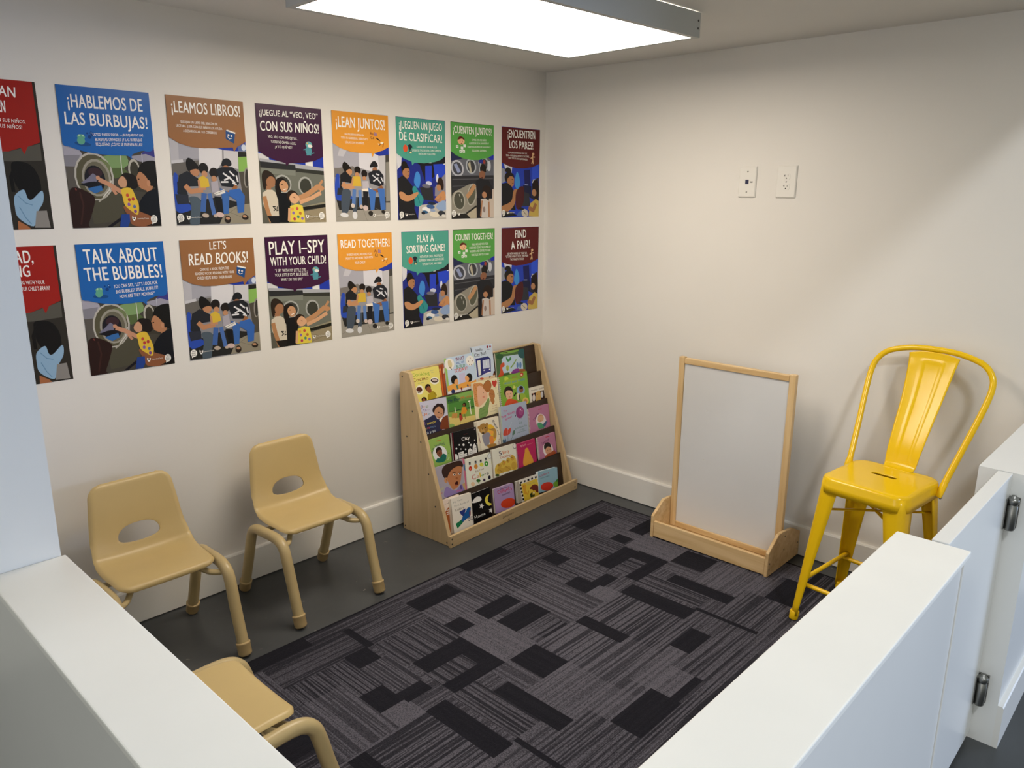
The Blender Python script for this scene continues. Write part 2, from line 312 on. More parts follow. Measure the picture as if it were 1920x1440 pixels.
POSTER_ART=[[["P","2f2b26",[869,-94,2730,-16,2708,4422,676,4138]],["P","55524a",[727,2011,1853,2029,2719,1764,2706,2262,1848,2308,692,2277]],["S","8a857c",[787,2424,1327,2352,1511,2792,1234,3526,767,3454]],["S","120f10",[1870,2380,2128,2304,2427,2445,2585,2859,2535,3270,2275,3414,2072,3259,1896,2913]],["S","8fb0cc",[1847,3298,2105,3120,2183,3383,2309,3401,2598,3151,2591,3478,2387,3814,2241,4212,1859,3947,1807,3614]],["L","5f84a6",[1939,3311,2103,3515,2287,3579],20],["L","5f84a6",[1930,3633,2050,3942,2185,4147],21],["P","a86a44",[1833,4033,2082,4203,2166,4298,1812,4320]],["P","8a8682",[2369,3756,2657,3745,2700,4264,2269,4253]],["L","120f10",[1953,2460,1821,2762,1830,3188],99],["S","b0764f",[1133,2467,1377,2427,1430,2712,1256,2898,1127,2742]],["P","9c1f18",[864,-62,2713,-6,2723,1729,2371,1871,2255,2096,2184,1906,1854,2022,1366,2046,745,1878]]],
[["P","46423a",[15,-10,2803,-8,2773,4277,-14,4274]],["P","a5a2b0",[-7,1677,420,1826,535,2020,324,2367,-32,2364]],["P","84828c",[2,2076,463,2050,307,2512,-16,2659]],["P","5a5550",[-3,2404,353,2407,269,3139,33,3108]],["P","7c9a66",[1089,2075,1532,1968,1861,1980,1959,2277,1739,2426,1327,2515]],["P","55663c",[1193,2424,1741,2407,1909,2579,1446,2757]],["P","3a3a86",[2353,1930,2784,1689,2803,2049,2338,2083]],["P","9a98a8",[1928,2044,2504,1944,2803,2049,2806,2206,2288,2194]],["P","3c3930",[1912,2195,2806,2206,2743,3227,1852,3115]],["P","4d4a3c",[977,3081,1632,3087,1598,4096,640,4179,569,3557]],["E","b9b5ae",[817,2702,1405,2683,831,3453]],["E","57533f",[816,2713,1349,2696,829,3412]],["E","6f7a52",[1017,2405,1335,2440,988,2665]],["E","9a968a",[880,2736,1315,2722,892,3318]],["E","6a6656",[879,2747,1249,2736,889,3258]],["E","1c1a22",[826,2778,1138,2769,834,3198]],["E","39252c",[856,2575,1066,2599,839,2723]],["P","74738a",[400,2895,588,2768,783,2597,945,2728,860,2858,604,2939]],["P","15141c",[360,2946,647,2869,825,2853,919,2959,628,3036]],["P","3468a8",[553,3083,771,3016,996,2977,1026,3125,783,3226]],["L","d0cdc4",[1001,3350,1226,3112,1312,2817],37],["L","a9a598",[861,3484,1134,3292],44],["E","b4b0a6",[2071,2462,2259,2462,2070,2809]],["E","3a372c",[2080,2482,2219,2482,2080,2767]],["L","d8d8d0",[1680,2020,1682,2612],22],["L","b8b8c8",[2372,1932,2367,2241],23],["S","2a1613",[45,3147,229,3041,510,3152,751,3354,652,3759,479,4191,503,4291,0,4272,-19,3697]],["L","7a3a34",[207,3075,235,3135],36],["L","3c211c",[332,3185,388,3606,251,4192],50],["P","15131a",[1024,4287,1460,3996,1495,4080,1169,4295]],["S","14120f",[2189,2494,2320,2255,2598,2155,2822,2247,2806,2996,2593,2970,2376,2827,2255,2696]],["S","b27d5a",[2093,2794,2162,2607,2262,2521,2429,2676,2539,2924,2566,3046,2385,3111,2209,3034,2130,2915]],["P","b27d5a",[2360,2982,2631,2975,2573,3166,2416,3186]],["E","c08a68",[2493,2887,2550,2894,2482,2989]],["L","5c2f22",[2107,2912,2188,2973],23],["E","14120f",[2184,2758,2214,2761,2182,2777]],["P","11131a",[2418,3166,2622,3073,2808,3016,2773,4196,2520,4077,2156,3843,2055,3631,2246,3341]],["S","8a5638",[1601,3646,1795,3654,2084,3794,2528,3998,2644,4217,2302,4305,1846,4245,1725,3958]],["P","14110f",[2265,4287,2508,4196,2793,4077,2773,4277]],["S","1c1512",[1588,2735,1723,2578,1927,2581,2103,2698,2129,2993,1949,3088,1791,2991,1705,2749]],["S","c69777",[1547,2776,1676,2668,1790,2817,1760,2995,1608,3026,1512,2899]],["L","c48f72",[938,2792,1244,2943,1620,3194],138],["E","c48f72",[915,2740,978,2747,908,2807]],["L","c48f72",[1303,3065,1429,3254],90],["S","dcb93c",[1602,3083,1897,3050,2020,3312,2102,3618,2034,3905,1873,3814,1658,3603,1607,3316]],["E","b03a3a",[1812,3421,1860,3428,1806,3479]],["E","5a6aa0",[1955,3645,2004,3652,1949,3703]],["E","c04a3a",[1767,3279,1815,3285,1761,3337]],["E","b03a3a",[1935,3399,1984,3405,1929,3457]],["E","7a4a8a",[1969,3797,2018,3804,1963,3855]],["E","8a5aa0",[1785,3574,1833,3581,1779,3632]],["P","22408c",[1516,3888,1771,3886,1765,4122,1669,4312,1421,4285]],["S","1f62b0",[15,-10,2803,-8,2784,1689,2361,1854,2065,1980,2024,2129,1893,2021,1417,2025,887,1988,546,1926,217,1825,-9,1695,-11,925]],["P","1f62b0",[15,-10,2803,-8,2785,1682,-8,1684]],["E","174a86",[588,1713,828,1734,580,1778]],["E","5fa58c",[547,1618,663,1628,534,1734]],["E","5fa58c",[560,1502,676,1512,551,1581]],["E","a8d0b0",[510,1461,541,1464,506,1494]],["E","a8d0b0",[620,1463,650,1466,616,1496]],["E","123f80",[810,1493,865,1498,803,1552]],["E","123f80",[897,1427,932,1430,893,1464]],["E","123f80",[869,1370,910,1373,864,1413]],["E","123f80",[746,1386,773,1388,742,1415]],["E","8fc0e8",[869,1370,886,1371,867,1388]]],
[["P","8b8a90",[9,-17,2799,-12,2789,4284,-17,4271]],["P","b5b4bc",[-28,1303,302,1504,281,2111,0,2120]],["P","a3a3ae",[302,1504,1053,1617,996,2031,284,2075]],["P","c6c6cc",[8,2121,414,2069,435,2233,8,2300]],["P","65615d",[15,2229,972,2084,943,2613,2,2622]],["P","d7d6dc",[1010,1668,1868,1663,1842,2107,1553,2490,974,2396]],["P","cac9cf",[1923,1667,2467,1672,2436,2350,2126,2283,1901,2112]],["P","2338a0",[1626,1644,2349,1532,2810,1377,2805,1698,2414,1724,1935,1705]],["P","5a6ba0",[2468,1559,2807,1415,2809,1706,2496,1720]],["E","cdd7ea",[2703,1585,2793,1591,2694,1697]],["P","23221f",[2466,1740,2810,1737,2810,1896,2463,1917]],["P","86b35a",[2463,1917,2814,1897,2795,2403,2446,2435]],["P","4f4a42",[2445,2446,2798,2407,2786,3564,2557,3602]],["E","8f8c86",[2730,2639,2837,2650,2701,3002]],["E","3a3733",[2742,2648,2816,2655,2717,2961]],["P","8f8878",[1083,4270,1602,3741,2009,3679,2786,3564,2797,4285]],["L","6c665a",[1953,3864,2714,4163],12],["L","6c665a",[1403,4210,2251,3711],12],["P","242322",[32,3607,1478,3346,2553,3555,1840,3772,1556,4271,544,4274,-17,4271]],["S","2b4bac",[29,2643,179,2605,179,3187,565,3641,513,3791,15,3781]],["S","17130f",[518,2133,604,2014,765,2083,935,2282,896,2425,685,2550,532,2388]],["S","b5825f",[630,2453,832,2381,949,2423,965,2505,866,2624,718,2597]],["P","22242a",[215,2609,525,2453,718,2590,897,2701,900,2960,551,2975,317,2893,356,3264,104,3196]],["P","22242a",[140,2818,385,2846,486,3280,119,3234]],["L","ba8460",[406,2940,592,3145,1034,3086],168],["P","2b2e3a",[27,3234,495,3262,490,3557,85,3585]],["S","4d5a66",[508,3356,783,3328,928,3502,854,3980,779,4290,469,4262,561,3678]],["E","1c1714",[1119,2355,1295,2372,1102,2545]],["E","bc8a68",[1140,2552,1247,2563,1129,2670]],["P","d3b23c",[903,2683,1078,2598,1260,2721,1285,2966,960,3059,883,2902]],["L","bc8a68",[911,2757,922,3055,1154,3044],82],["L","3f62a4",[1070,3202,966,3845],190],["L","4a6cae",[1256,3206,1378,3947],152],["E","b9a99c",[1052,3970,1175,3987,1045,4045]],["E","b9a99c",[1422,3991,1500,4002,1417,4044]],["E","201915",[1494,2492,1673,2510,1479,2662]],["E","b88866",[1476,2699,1577,2710,1467,2799]],["P","a9a4b0",[1344,2823,1608,2758,1623,3136,1351,3187]],["P","15161a",[1423,3301,1685,3333,1695,3868,1529,3892]],["E","cdb4af",[1592,3954,1742,3974,1584,4045]],["S","1d1e22",[1801,2253,1846,2052,2023,1981,2159,2075,2162,2230,1988,2252]],["E","9c6b4c",[1961,2335,2096,2348,1952,2440]],["P","1e2026",[1570,2380,1806,2291,2206,2283,2415,2462,2411,2863,2236,2997,1750,2943,1657,2651]],["L","dcdce2",[1828,2499,2054,2654,2262,2828],58],["L","dcdce2",[1847,2746,2096,2639],58],["L","dcdce2",[2325,2568,2375,2802],58],["L","dcdce2",[1722,2808,2002,2800],58],["L","dcdce2",[2073,2429,2261,2599],58],["L","dcdce2",[2160,2836,2318,2891],59],["L","98653f",[2295,2927,2143,3139,1867,3210],142],["P","3b66ab",[1665,3009,2010,3181,1924,3918,1730,3930,1712,3298]],["P","3564b2",[2010,3086,2430,3030,2599,3289,2526,3883,2277,3900,2263,3461,1963,3260]],["E","2a221e",[1870,4123,1991,4140,1859,4261]],["E","2a221e",[2554,4055,2687,4073,2546,4155]],["E","b58a6a",[1874,4085,1954,4096,1869,4138]],["E","b58a6a",[2536,4021,2619,4032,2532,4067]],["P","dedcd8",[1405,3194,1819,3064,1857,3183,1523,3283]],["L","26262a",[1468,3231,1816,3102],12],["P","96673f",[9,-17,2799,-12,2810,1377,2452,1566,2315,1750,2271,1597,1783,1638,1199,1676,749,1654,317,1541,-4,1357]],["P","1d4a86",[2054,1010,2405,1106,2335,1467,2032,1312]],["P","e8e6e0",[2095,991,2419,1078,2407,1129,2071,1041]],["L","e8e6e0",[2103,1228,2167,1314,2269,1284],19],["E","e8e6e0",[2146,1182,2182,1185,2143,1216]],["E","e8e6e0",[2256,1208,2292,1211,2253,1242]]],
[["P","5b5a50",[12,-17,2793,-1,2798,4307,-21,4276]],["P","2038a8",[-15,1694,2795,1807,2796,2279,27,1966]],["P","d2d2d6",[-10,1733,402,1803,440,2001,13,1984]],["P","e2e2e2",[1967,1918,2308,1912,2306,2176,1979,2161]],["P","a8aab2",[30,1928,1533,2084,2799,2217,2802,2341,1522,2251,43,2037]],["P","2b2c2f",[43,2037,1521,2138,1540,2324,47,2258]],["P","33342f",[1531,2251,2812,2330,2812,2495,1539,2404]],["P","6c6f66",[47,2258,2812,2487,2793,3484,1463,3824,3,3682]],["P","7d8178",[67,2279,1516,2338,1513,2531,62,2453]],["E","a4a6a2",[941,2843,1307,2881,916,3184]],["E","3c3d38",[949,2856,1248,2887,928,3142]],["E","a4a6a2",[1917,2902,2235,2934,1895,3247]],["E","3a3b34",[1926,2915,2178,2941,1907,3200]],["P","8f8a74",[1468,3743,2791,3505,2795,3610,1460,3865]],["P","1d1c18",[1468,3743,2796,3589,2797,3737,1507,3850]],["P","94886f",[1690,3893,2798,3716,2798,4307,1709,4309]],["L","71664f",[1873,3958,2719,4234],13],["L","71664f",[1758,4275,2782,3988],13],["S","2b211a",[77,2591,188,2368,423,2397,626,2605,639,2844,330,2891,136,3067]],["S","a07252",[247,2725,432,2567,609,2663,602,2880,467,2984,296,2946]],["P","a07252",[233,2920,427,2940,437,3100,221,3076]],["P","cfc5b4",[63,3177,266,3061,483,3065,712,3250,703,4052,235,4051,54,3570]],["L","b08058",[126,3302,206,3748,360,4256],173],["P","1a1a1c",[194,4025,704,4032,704,4296,349,4295]],["L","26221f",[569,3693,460,3680,562,3792,470,3841],38],["L","26221f",[636,3681,603,3838,694,3809],34],["S","1c1613",[597,2998,664,2688,868,2609,1062,2708,1116,2893,888,2949,810,3421,678,3406]],["S","c4946e",[784,2859,927,2714,1101,2791,1155,2977,1031,3145,857,3086]],["L","f0e8e0",[948,3056,1071,3029],29],["L","17130f",[858,2874,939,2867],26],["P","131418",[690,3247,873,3168,1186,3182,1257,3473,1101,4289,687,4273]],["L","ba8a62",[1584,3389,2015,3211,2508,2912],200],["L","ba8a62",[2508,2912,2704,2683],107],["E","ba8a62",[2599,2984,2763,3000,2593,3083]],["S","2a1d15",[1069,3250,1202,3083,1419,3106,1546,3262,1266,3352,1173,3504]],["S","d6a681",[1186,3323,1392,3164,1597,3329,1603,3452,1424,3574,1232,3511]],["L","5a3826",[1357,3343,1438,3372],22],["L","d2a27c",[1620,3536,2146,3370,2539,3185],148],["E","d2a27c",[2514,3203,2619,3214,2510,3277]],["L","d2a27c",[2540,3164,2604,3067],45],["P","dfcb4a",[1189,3668,1478,3589,1729,3651,1789,3947,1813,4303,1090,4259]],["L","d2a27c",[1157,3745,1105,4228],112],["E","c0504a",[1490,3766,1549,3773,1485,3827]],["E","8a6ab0",[1318,3929,1377,3936,1314,3989]],["E","b06a3a",[1616,3946,1676,3954,1612,4007]],["E","b03a5a",[1348,4158,1407,4166,1344,4219]],["E","4a8a6a",[1515,4077,1575,4085,1511,4138]],["E","8a6ab0",[1697,4142,1757,4150,1693,4204]],["E","e0a04a",[1282,3781,1341,3788,1278,3842]],["P","3c1639",[12,-17,2793,-1,2787,1786,2376,1958,1903,2042,1263,2077,1147,2186,1093,2075,736,1994,313,1854,-1,1664]],["E","4f90a0",[2141,1585,2281,1595,2131,1753]],["E","5fa3ac",[2161,1358,2309,1367,2153,1478]],["E","e8e4e0",[2213,1405,2316,1412,2210,1465]],["E","d8b04a",[2099,1310,2131,1312,2097,1338]],["L","4f90a0",[2074,1693,2061,1752],61],["L","4f90a0",[2213,1703,2229,1753],61],["L","4f90a0",[2252,1686,2385,1655],31],["L","4f90a0",[2029,1529,1911,1561],35]],
[["P","96959a",[-1,-3,2809,15,2791,4319,-15,4299]],["P","a9a8b3",[-2,1201,1242,1515,1216,2205,23,2177]],["P","c2c1c8",[340,1389,661,1478,484,1738,201,1717]],["P","77726e",[29,2212,919,2095,1204,2274,890,2664,26,2551]],["P","d7d6de",[1231,1549,2237,1563,2246,2181,1890,2295,1231,2154]],["P","c4c3c8",[2269,1635,2590,1603,2565,2888,2245,2217]],["P","2338a0",[2032,1567,2800,1269,2797,1588,2269,1646]],["P","45423d",[2604,1590,2797,1574,2770,3672,2521,3645]],["P","8b8880",[2614,1889,2795,1866,2777,3490,2558,3504]],["P","98938a",[-22,3541,2765,3562,2795,4319,-15,4299]],["P","282726",[30,3340,2557,3322,2535,3866,166,3840]],["L","736e66",[27,4137,1220,3716],11],["L","736e66",[1305,3726,1538,4291],12],["L","736e66",[2000,3805,2803,4006],12],["S","2b4bb0",[68,2521,249,2462,276,2952,776,3263,769,3412,42,3410]],["P","2e3138",[132,2972,398,2964,404,3241,96,3243]],["S","1a1511",[412,2158,481,1948,643,1995,838,2209,855,2366,620,2426]],["S","bd8962",[576,2325,726,2218,861,2263,854,2401,734,2460]],["E","f0f0f0",[924,2424,932,2425,923,2431]],["P","1d1e22",[290,2455,537,2288,774,2498,998,2621,918,2788,350,2718,354,3011,253,2984]],["L","c28d66",[378,2789,536,2925,943,2871],212],["S","454f5c",[351,3080,744,3068,713,3519,574,3941,292,3932]],["E","dadade",[410,4044,609,4069,405,4135]],["P","454f5c",[857,3324,1102,3332,1031,3915,835,3927]],["E","d6d6da",[925,4065,1044,4080,918,4220]],["E","1c1613",[1142,2251,1302,2264,1135,2404]],["E","bc8a64",[1112,2433,1217,2442,1107,2530]],["P","d0ac3c",[890,2508,1109,2492,1286,2507,1310,2895,846,2886]],["L","bc8a64",[896,2560,830,2867],84],["L","5578b4",[948,3018,875,3642],178],["L","5c80bc",[1218,3045,1228,3717],155],["E","cfc4bc",[839,3673,932,3684,835,3764]],["E","c8b4a8",[1262,3721,1348,3731,1258,3806]],["E","1c1613",[1476,2384,1630,2397,1469,2537]],["E","b88560",[1471,2569,1566,2577,1468,2653]],["P","bab5be",[1346,2688,1665,2671,1696,2950,1361,3006]],["P","1a1b20",[1379,3078,1645,3105,1575,3678,1373,3655]],["E","cdbab6",[1475,3774,1605,3789,1470,3881]],["P","efe2d0",[1305,3000,1808,2960,1723,3102,1336,3084]],["S","1d1e22",[1760,2115,1873,1913,2049,1866,2174,2006,2144,2110,1964,2107]],["E","9a6a4c",[2025,2207,2157,2217,2021,2305]],["P","20222a",[1662,2364,1937,2235,2266,2236,2466,2449,2451,2824,2216,2892,1748,2760]],["L","d8d8e0",[1884,2435,2140,2599,2311,2757],52],["L","d8d8e0",[1917,2686,2187,2532],51],["L","d8d8e0",[2321,2508,2425,2696],52],["L","d8d8e0",[2062,2379,2236,2429],52],["L","8d5d3d",[2385,2890,2143,3046,1855,3090],153],["P","4270b8",[1635,2944,2031,3089,1918,3850,1724,3863,1691,3341]],["P","3f6cb4",[2115,2972,2490,2972,2517,3845,2264,3864,2199,3285]],["E","2a2622",[1727,3990,1849,4004,1722,4090]],["E","2a2622",[2396,3941,2504,3954,2393,4014]],["P","e39a35",[-1,-3,2809,15,2800,1262,2455,1425,2020,1538,1925,1714,1872,1542,1366,1568,823,1533,339,1413,-4,1227]],["T","7a3a2a",[1827,825,1999,827,1824,704],"Aa",1],["T","4a5ab0",[2041,853,2193,850,2039,714],"Bb",1],["T","2a2326",[1862,1000,2026,991,1854,878],"Cc",1],["S","2a1a18",[2107,943,2211,942,2360,1061,2251,1027,2217,1005]],["L","f0ead8",[2357,1131,2512,1122],63],["L","8a3a2a",[2512,1122,2469,1295],36],["L","f0ead8",[2288,1197,2224,1159],32],["L","5a3a2a",[2355,1166,2286,1239],32]],
[["P","1c2a86",[-6,14,2762,16,2797,4313,31,4314]],["P","d6d6dc",[-14,1507,274,1615,237,1993,22,2177]],["P","15131c",[1000,1808,2775,1520,2784,1870,2201,1983,2166,2397,1608,2730,1286,1957]],["P","2742c4",[1593,1978,1975,1960,1966,2798,1586,2653]],["P","2546cc",[2067,1898,2769,1850,2765,2366,2163,2568]],["P","e8e8f0",[1805,1806,1954,1797,1953,1853,1814,1855]],["P","f0f0f4",[2661,1862,2769,1839,2768,1885,2671,1893]],["P","8b8792",[2145,2890,2520,2501,2766,2290,2792,3412,2122,3271]],["E","c8cce0",[1782,2726,1957,2741,1780,2824]],["E","e0e4f0",[2291,2502,2362,2507,2287,2692]],["S","3f86d4",[935,2710,1008,2345,1133,2224,1274,2365,1295,2666,1161,2935]],["P","28282e",[1250,2906,2005,2859,2051,3494,1442,3434]],["E","6a6a7a",[1630,2845,1879,2867,1628,2928]],["P","b9b5ae",[1189,3673,2789,3568,2797,4313,1122,4293]],["E","e6e6e8",[1604,3870,1854,3897,1601,3984]],["E","39598e",[1858,3743,2100,3769,1856,3843]],["E","9fb0d2",[2521,3735,2807,3765,2517,3937]],["E","d9d2c2",[2078,4095,2374,4128,2075,4211]],["E","2f3138",[2515,4046,2733,4070,2513,4163]],["E","2f5a80",[1527,3976,1696,3995,1525,4045]],["E","1f2430",[1426,4022,1545,4036,1424,4083]],["E","8fa2c4",[1980,3910,2132,3927,1979,3972]],["E","20263a",[1937,3598,2170,3622,1935,3667]],["E","d9d6d0",[2643,4158,2778,4173,2642,4221]],["S","17120f",[227,2029,313,1835,500,1840,590,1982,680,2135,441,2209,296,2326]],["S","ab7852",[299,2253,444,2118,656,2133,689,2301,635,2481,477,2560,339,2439]],["L","17120f",[581,2245,643,2250],26],["L","5a3020",[590,2404,657,2409],21],["P","19191d",[42,2542,317,2400,547,2566,825,2849,984,3163,916,3833,1122,4312,40,4315]],["S","2f8c8e",[821,2979,969,2844,1134,3027,1300,3193,1452,3434,1286,3702,969,3688,909,3268]],["L","1d6a70",[1012,3053,1240,3603],34],["S","c08a60",[81,3132,293,3116,573,3254,1058,3114,1154,3179,905,3399,517,3509,166,3399]],["S","2a1a12",[2271,2710,2368,2470,2546,2484,2659,2742,2613,3008,2333,2906]],["E","b5805a",[2369,2910,2502,2921,2366,3047]],["S","c68c5c",[2326,3232,2638,3049,2774,3255,2707,3520,2397,3529,2144,3407]],["L","b5805a",[2504,3307,2346,3485,2119,3405],109],["S","8fa6cc",[2188,3739,2500,3500,2769,3527,2784,3880,2389,3916]],["P","4d9f8e",[-6,14,2762,16,2780,1520,2485,1699,2129,1797,1532,1870,989,1855,842,1978,808,1821,387,1706,4,1515]],["E","d8552f",[485,1284,612,1291,480,1436]],["L","d8552f",[452,1174,491,1122],33],["L","3a6a5a",[513,1430,511,1503],42],["P","1c2430",[617,1146,736,1098,839,1140,883,1233,826,1238,805,1320,663,1312,647,1220]],["L","1c2430",[720,1315,686,1470],50],["L","1c2430",[786,1319,819,1467],51],["E","e8d8a0",[772,1446,839,1450,771,1475]]],
[["P","35342f",[-13,19,2779,13,2800,4329,20,4305]],["P","22284e",[7,1288,725,1528,719,1993,33,1909]],["P","62656f",[25,1717,724,1586,2780,1345,2793,2334,35,2409]],["E","b9bbc6",[399,2030,801,2016,464,2400]],["E","43454f",[399,2030,700,2019,450,2318]],["P","8f9ac0",[164,1860,360,1814,610,2180,422,2244]],["E","adb3bc",[1272,1912,1612,1908,1320,2260]],["E","3a3b40",[1272,1920,1524,1917,1310,2196]],["P","b8b09a",[1072,1821,1209,1673,1314,2190,1231,2224]],["E","adb3bc",[2152,1809,2447,1827,2151,2129]],["E","3a3b40",[2152,1809,2367,1822,2151,2057]],["E","1f2a8a",[1927,1668,2073,1677,1927,1779]],["E","a03a34",[2141,1697,2220,1702,2140,1785]],["E","c9cdd6",[2464,1868,2579,1876,2464,2110]],["L","d0d4da",[1760,1706,1869,2229],29],["P","2030b0",[2436,1467,2780,1345,2780,1566,2550,1593]],["P","2b2b31",[25,2370,2793,2294,2793,3028,23,3146]],["L","55565c",[75,2529,2723,2451],37],["L","46474d",[70,2839,1642,2771],37],["S","8f8b80",[37,3264,546,2957,1531,2722,1664,3658,1077,4082,49,4130]],["E","aeaa9e",[486,3464,874,3481,522,3910]],["E","4b4c42",[486,3484,809,3498,517,3874]],["L","c8c8c0",[490,3188,542,3311],37],["L","b8b8b0",[621,3398,646,3559],37],["E","aeaa9e",[1316,3203,1617,3269,1185,3712]],["E","5a5b4c",[1305,3214,1534,3264,1192,3653]],["P","1d1b19",[22,4147,912,4045,1608,3693,1632,4304,20,4317]],["P","b7ad96",[966,4111,1607,3794,1621,4295,1240,4326]],["P","cfc0b2",[2434,3038,2787,2925,2800,4329,2490,4337]],["P","9a8a80",[1632,4243,2800,4287,2800,4349,1632,4325]],["S","1a1512",[1869,2110,1898,1873,2039,1782,2236,1894,2253,2156,2066,2123]],["S","8d5f46",[1784,2263,1925,2113,2179,2171,2178,2371,2008,2519,1823,2425]],["E","5a2a22",[1991,2418,2048,2422,1991,2450]],["P","1d1e24",[1559,2585,1867,2437,2435,2531,2677,2855,2677,3386,1976,3424,1638,3393]],["L","bc8d64",[1503,2760,1223,3115,964,3331],220],["P","15151a",[1616,3371,1987,3344,1983,4322,1632,4304]],["S","241813",[1978,3000,2149,2792,2492,2840,2619,3136,2491,3370,2261,3227,2091,3090]],["E","b5825f",[2136,3216,2296,3230,2135,3362]],["P","cbc4c0",[1891,3416,2204,3384,2520,3536,2490,4316,1915,4286]],["L","a87856",[1976,3485,1887,4230],97],["L","a87856",[2433,3528,2461,4271],109],["E","8a7a74",[2116,3906,2196,3914,2116,4045]],["P","57a34b",[-13,19,2779,13,2780,1333,2322,1508,1760,1619,1264,1633,724,1570,302,1446,-4,1280]],["E","e8b48a",[638,811,861,821,636,972]],["S","5a2218",[427,764,497,641,640,609,815,677,851,782,708,711,575,732]],["E","7a3a2a",[668,927,721,930,668,950]],["E","5a2a22",[574,827,590,828,574,847]],["E","5a2a22",[723,826,739,827,722,846]],["P","e8ebe6",[314,1006,461,1010,464,1128,317,1125]],["P","e8ebe6",[614,1059,762,1063,766,1182,617,1178]],["P","e8ebe6",[527,1208,675,1212,679,1332,530,1328]],["P","e8ebe6",[718,1199,868,1203,872,1323,722,1319]],["P","e8ebe6",[774,952,924,955,928,1075,778,1071]],["E","6f9a68",[386,1067,413,1068,386,1090]],["E","6f9a68",[687,1120,714,1122,687,1144]],["E","6f9a68",[600,1270,627,1271,600,1293]],["E","6f9a68",[792,1261,819,1262,792,1284]]],
[["P","2440b8",[7,19,2800,10,2774,4327,11,4310]],["P","d2d2dc",[161,1725,760,1843,703,2211,269,2018]],["P","8a8f9c",[8,1919,299,2020,260,2593,11,2657]],["P","1a1f5c",[1611,1998,2064,1963,2142,2818,1685,2784]],["P","2f55dc",[2240,1868,2738,1684,2745,2605,2251,2485]],["S","3f8fd8",[938,2685,996,2314,1129,2093,1305,2419,1322,2756,1125,2930]],["P","2a2a38",[2251,2485,2739,2347,2765,3604,2203,3381]],["L","d0d4e0",[2266,2614,2347,2449,2508,2481],48],["P","1a2040",[1558,2732,2192,2780,2203,3381,1564,3156]],["P","30333c",[1500,3024,2020,3151,2106,3761,1510,3791]],["L","8fa0d0",[1683,2699,1936,2718],43],["S","1a1410",[222,2056,388,1902,628,1958,690,2127,509,2157]],["S","1a1410",[223,2302,449,2111,812,2197,875,2389,571,2367,422,2584,272,2532]],["S","ac7850",[391,2479,631,2309,875,2389,889,2598,847,2762,635,2829,453,2690]],["L","17120f",[723,2469,814,2476],31],["L","5a3020",[743,2650,846,2645],25],["P","13151c",[11,2677,392,2623,695,2792,943,3105,1012,3956,16,3900]],["S","ac7a52",[15,3775,399,3644,731,3465,880,2974,1218,2938,1313,3093,1067,3284,917,3693,522,3992,40,4028]],["S","4c1b20",[1035,3112,1372,2802,1623,2885,1601,3543,1323,3923,1042,3789]],["S","221612",[2289,2830,2348,2534,2605,2467,2760,2736,2772,3300,2461,3403]],["E","b58560",[2404,3096,2573,3110,2407,3269]],["P","c9ae58",[2111,3632,2526,3409,2764,3517,2780,4328,1993,4278]],["L","9c6c4a",[2544,3649,2342,3978,1986,3845],208],["P","4a67ab",[1231,4063,1574,3926,1642,4255,1077,4253]],["E","cfc5b6",[1716,4112,1971,4137,1719,4310]],["L","6a5a4a",[1575,4012,1832,4210],32],["P","1a1c24",[16,3984,705,4032,1139,4225,17,4310]],["E","20242e",[1448,3892,1637,3910,1449,3961]],["P","5e1a1a",[7,19,2800,10,2777,1665,2240,1838,1672,1922,1053,1931,447,1824,7,1683]],["L","e0b88a",[2291,1141,2244,1340,2301,1681],69],["L","e0b88a",[2244,1361,2092,1417],48],["L","e0b88a",[2269,1342,2422,1341],48],["L","e0b88a",[2266,1510,2173,1674],53],["E","e0b88a",[2292,1195,2375,1199,2293,1263]]]]
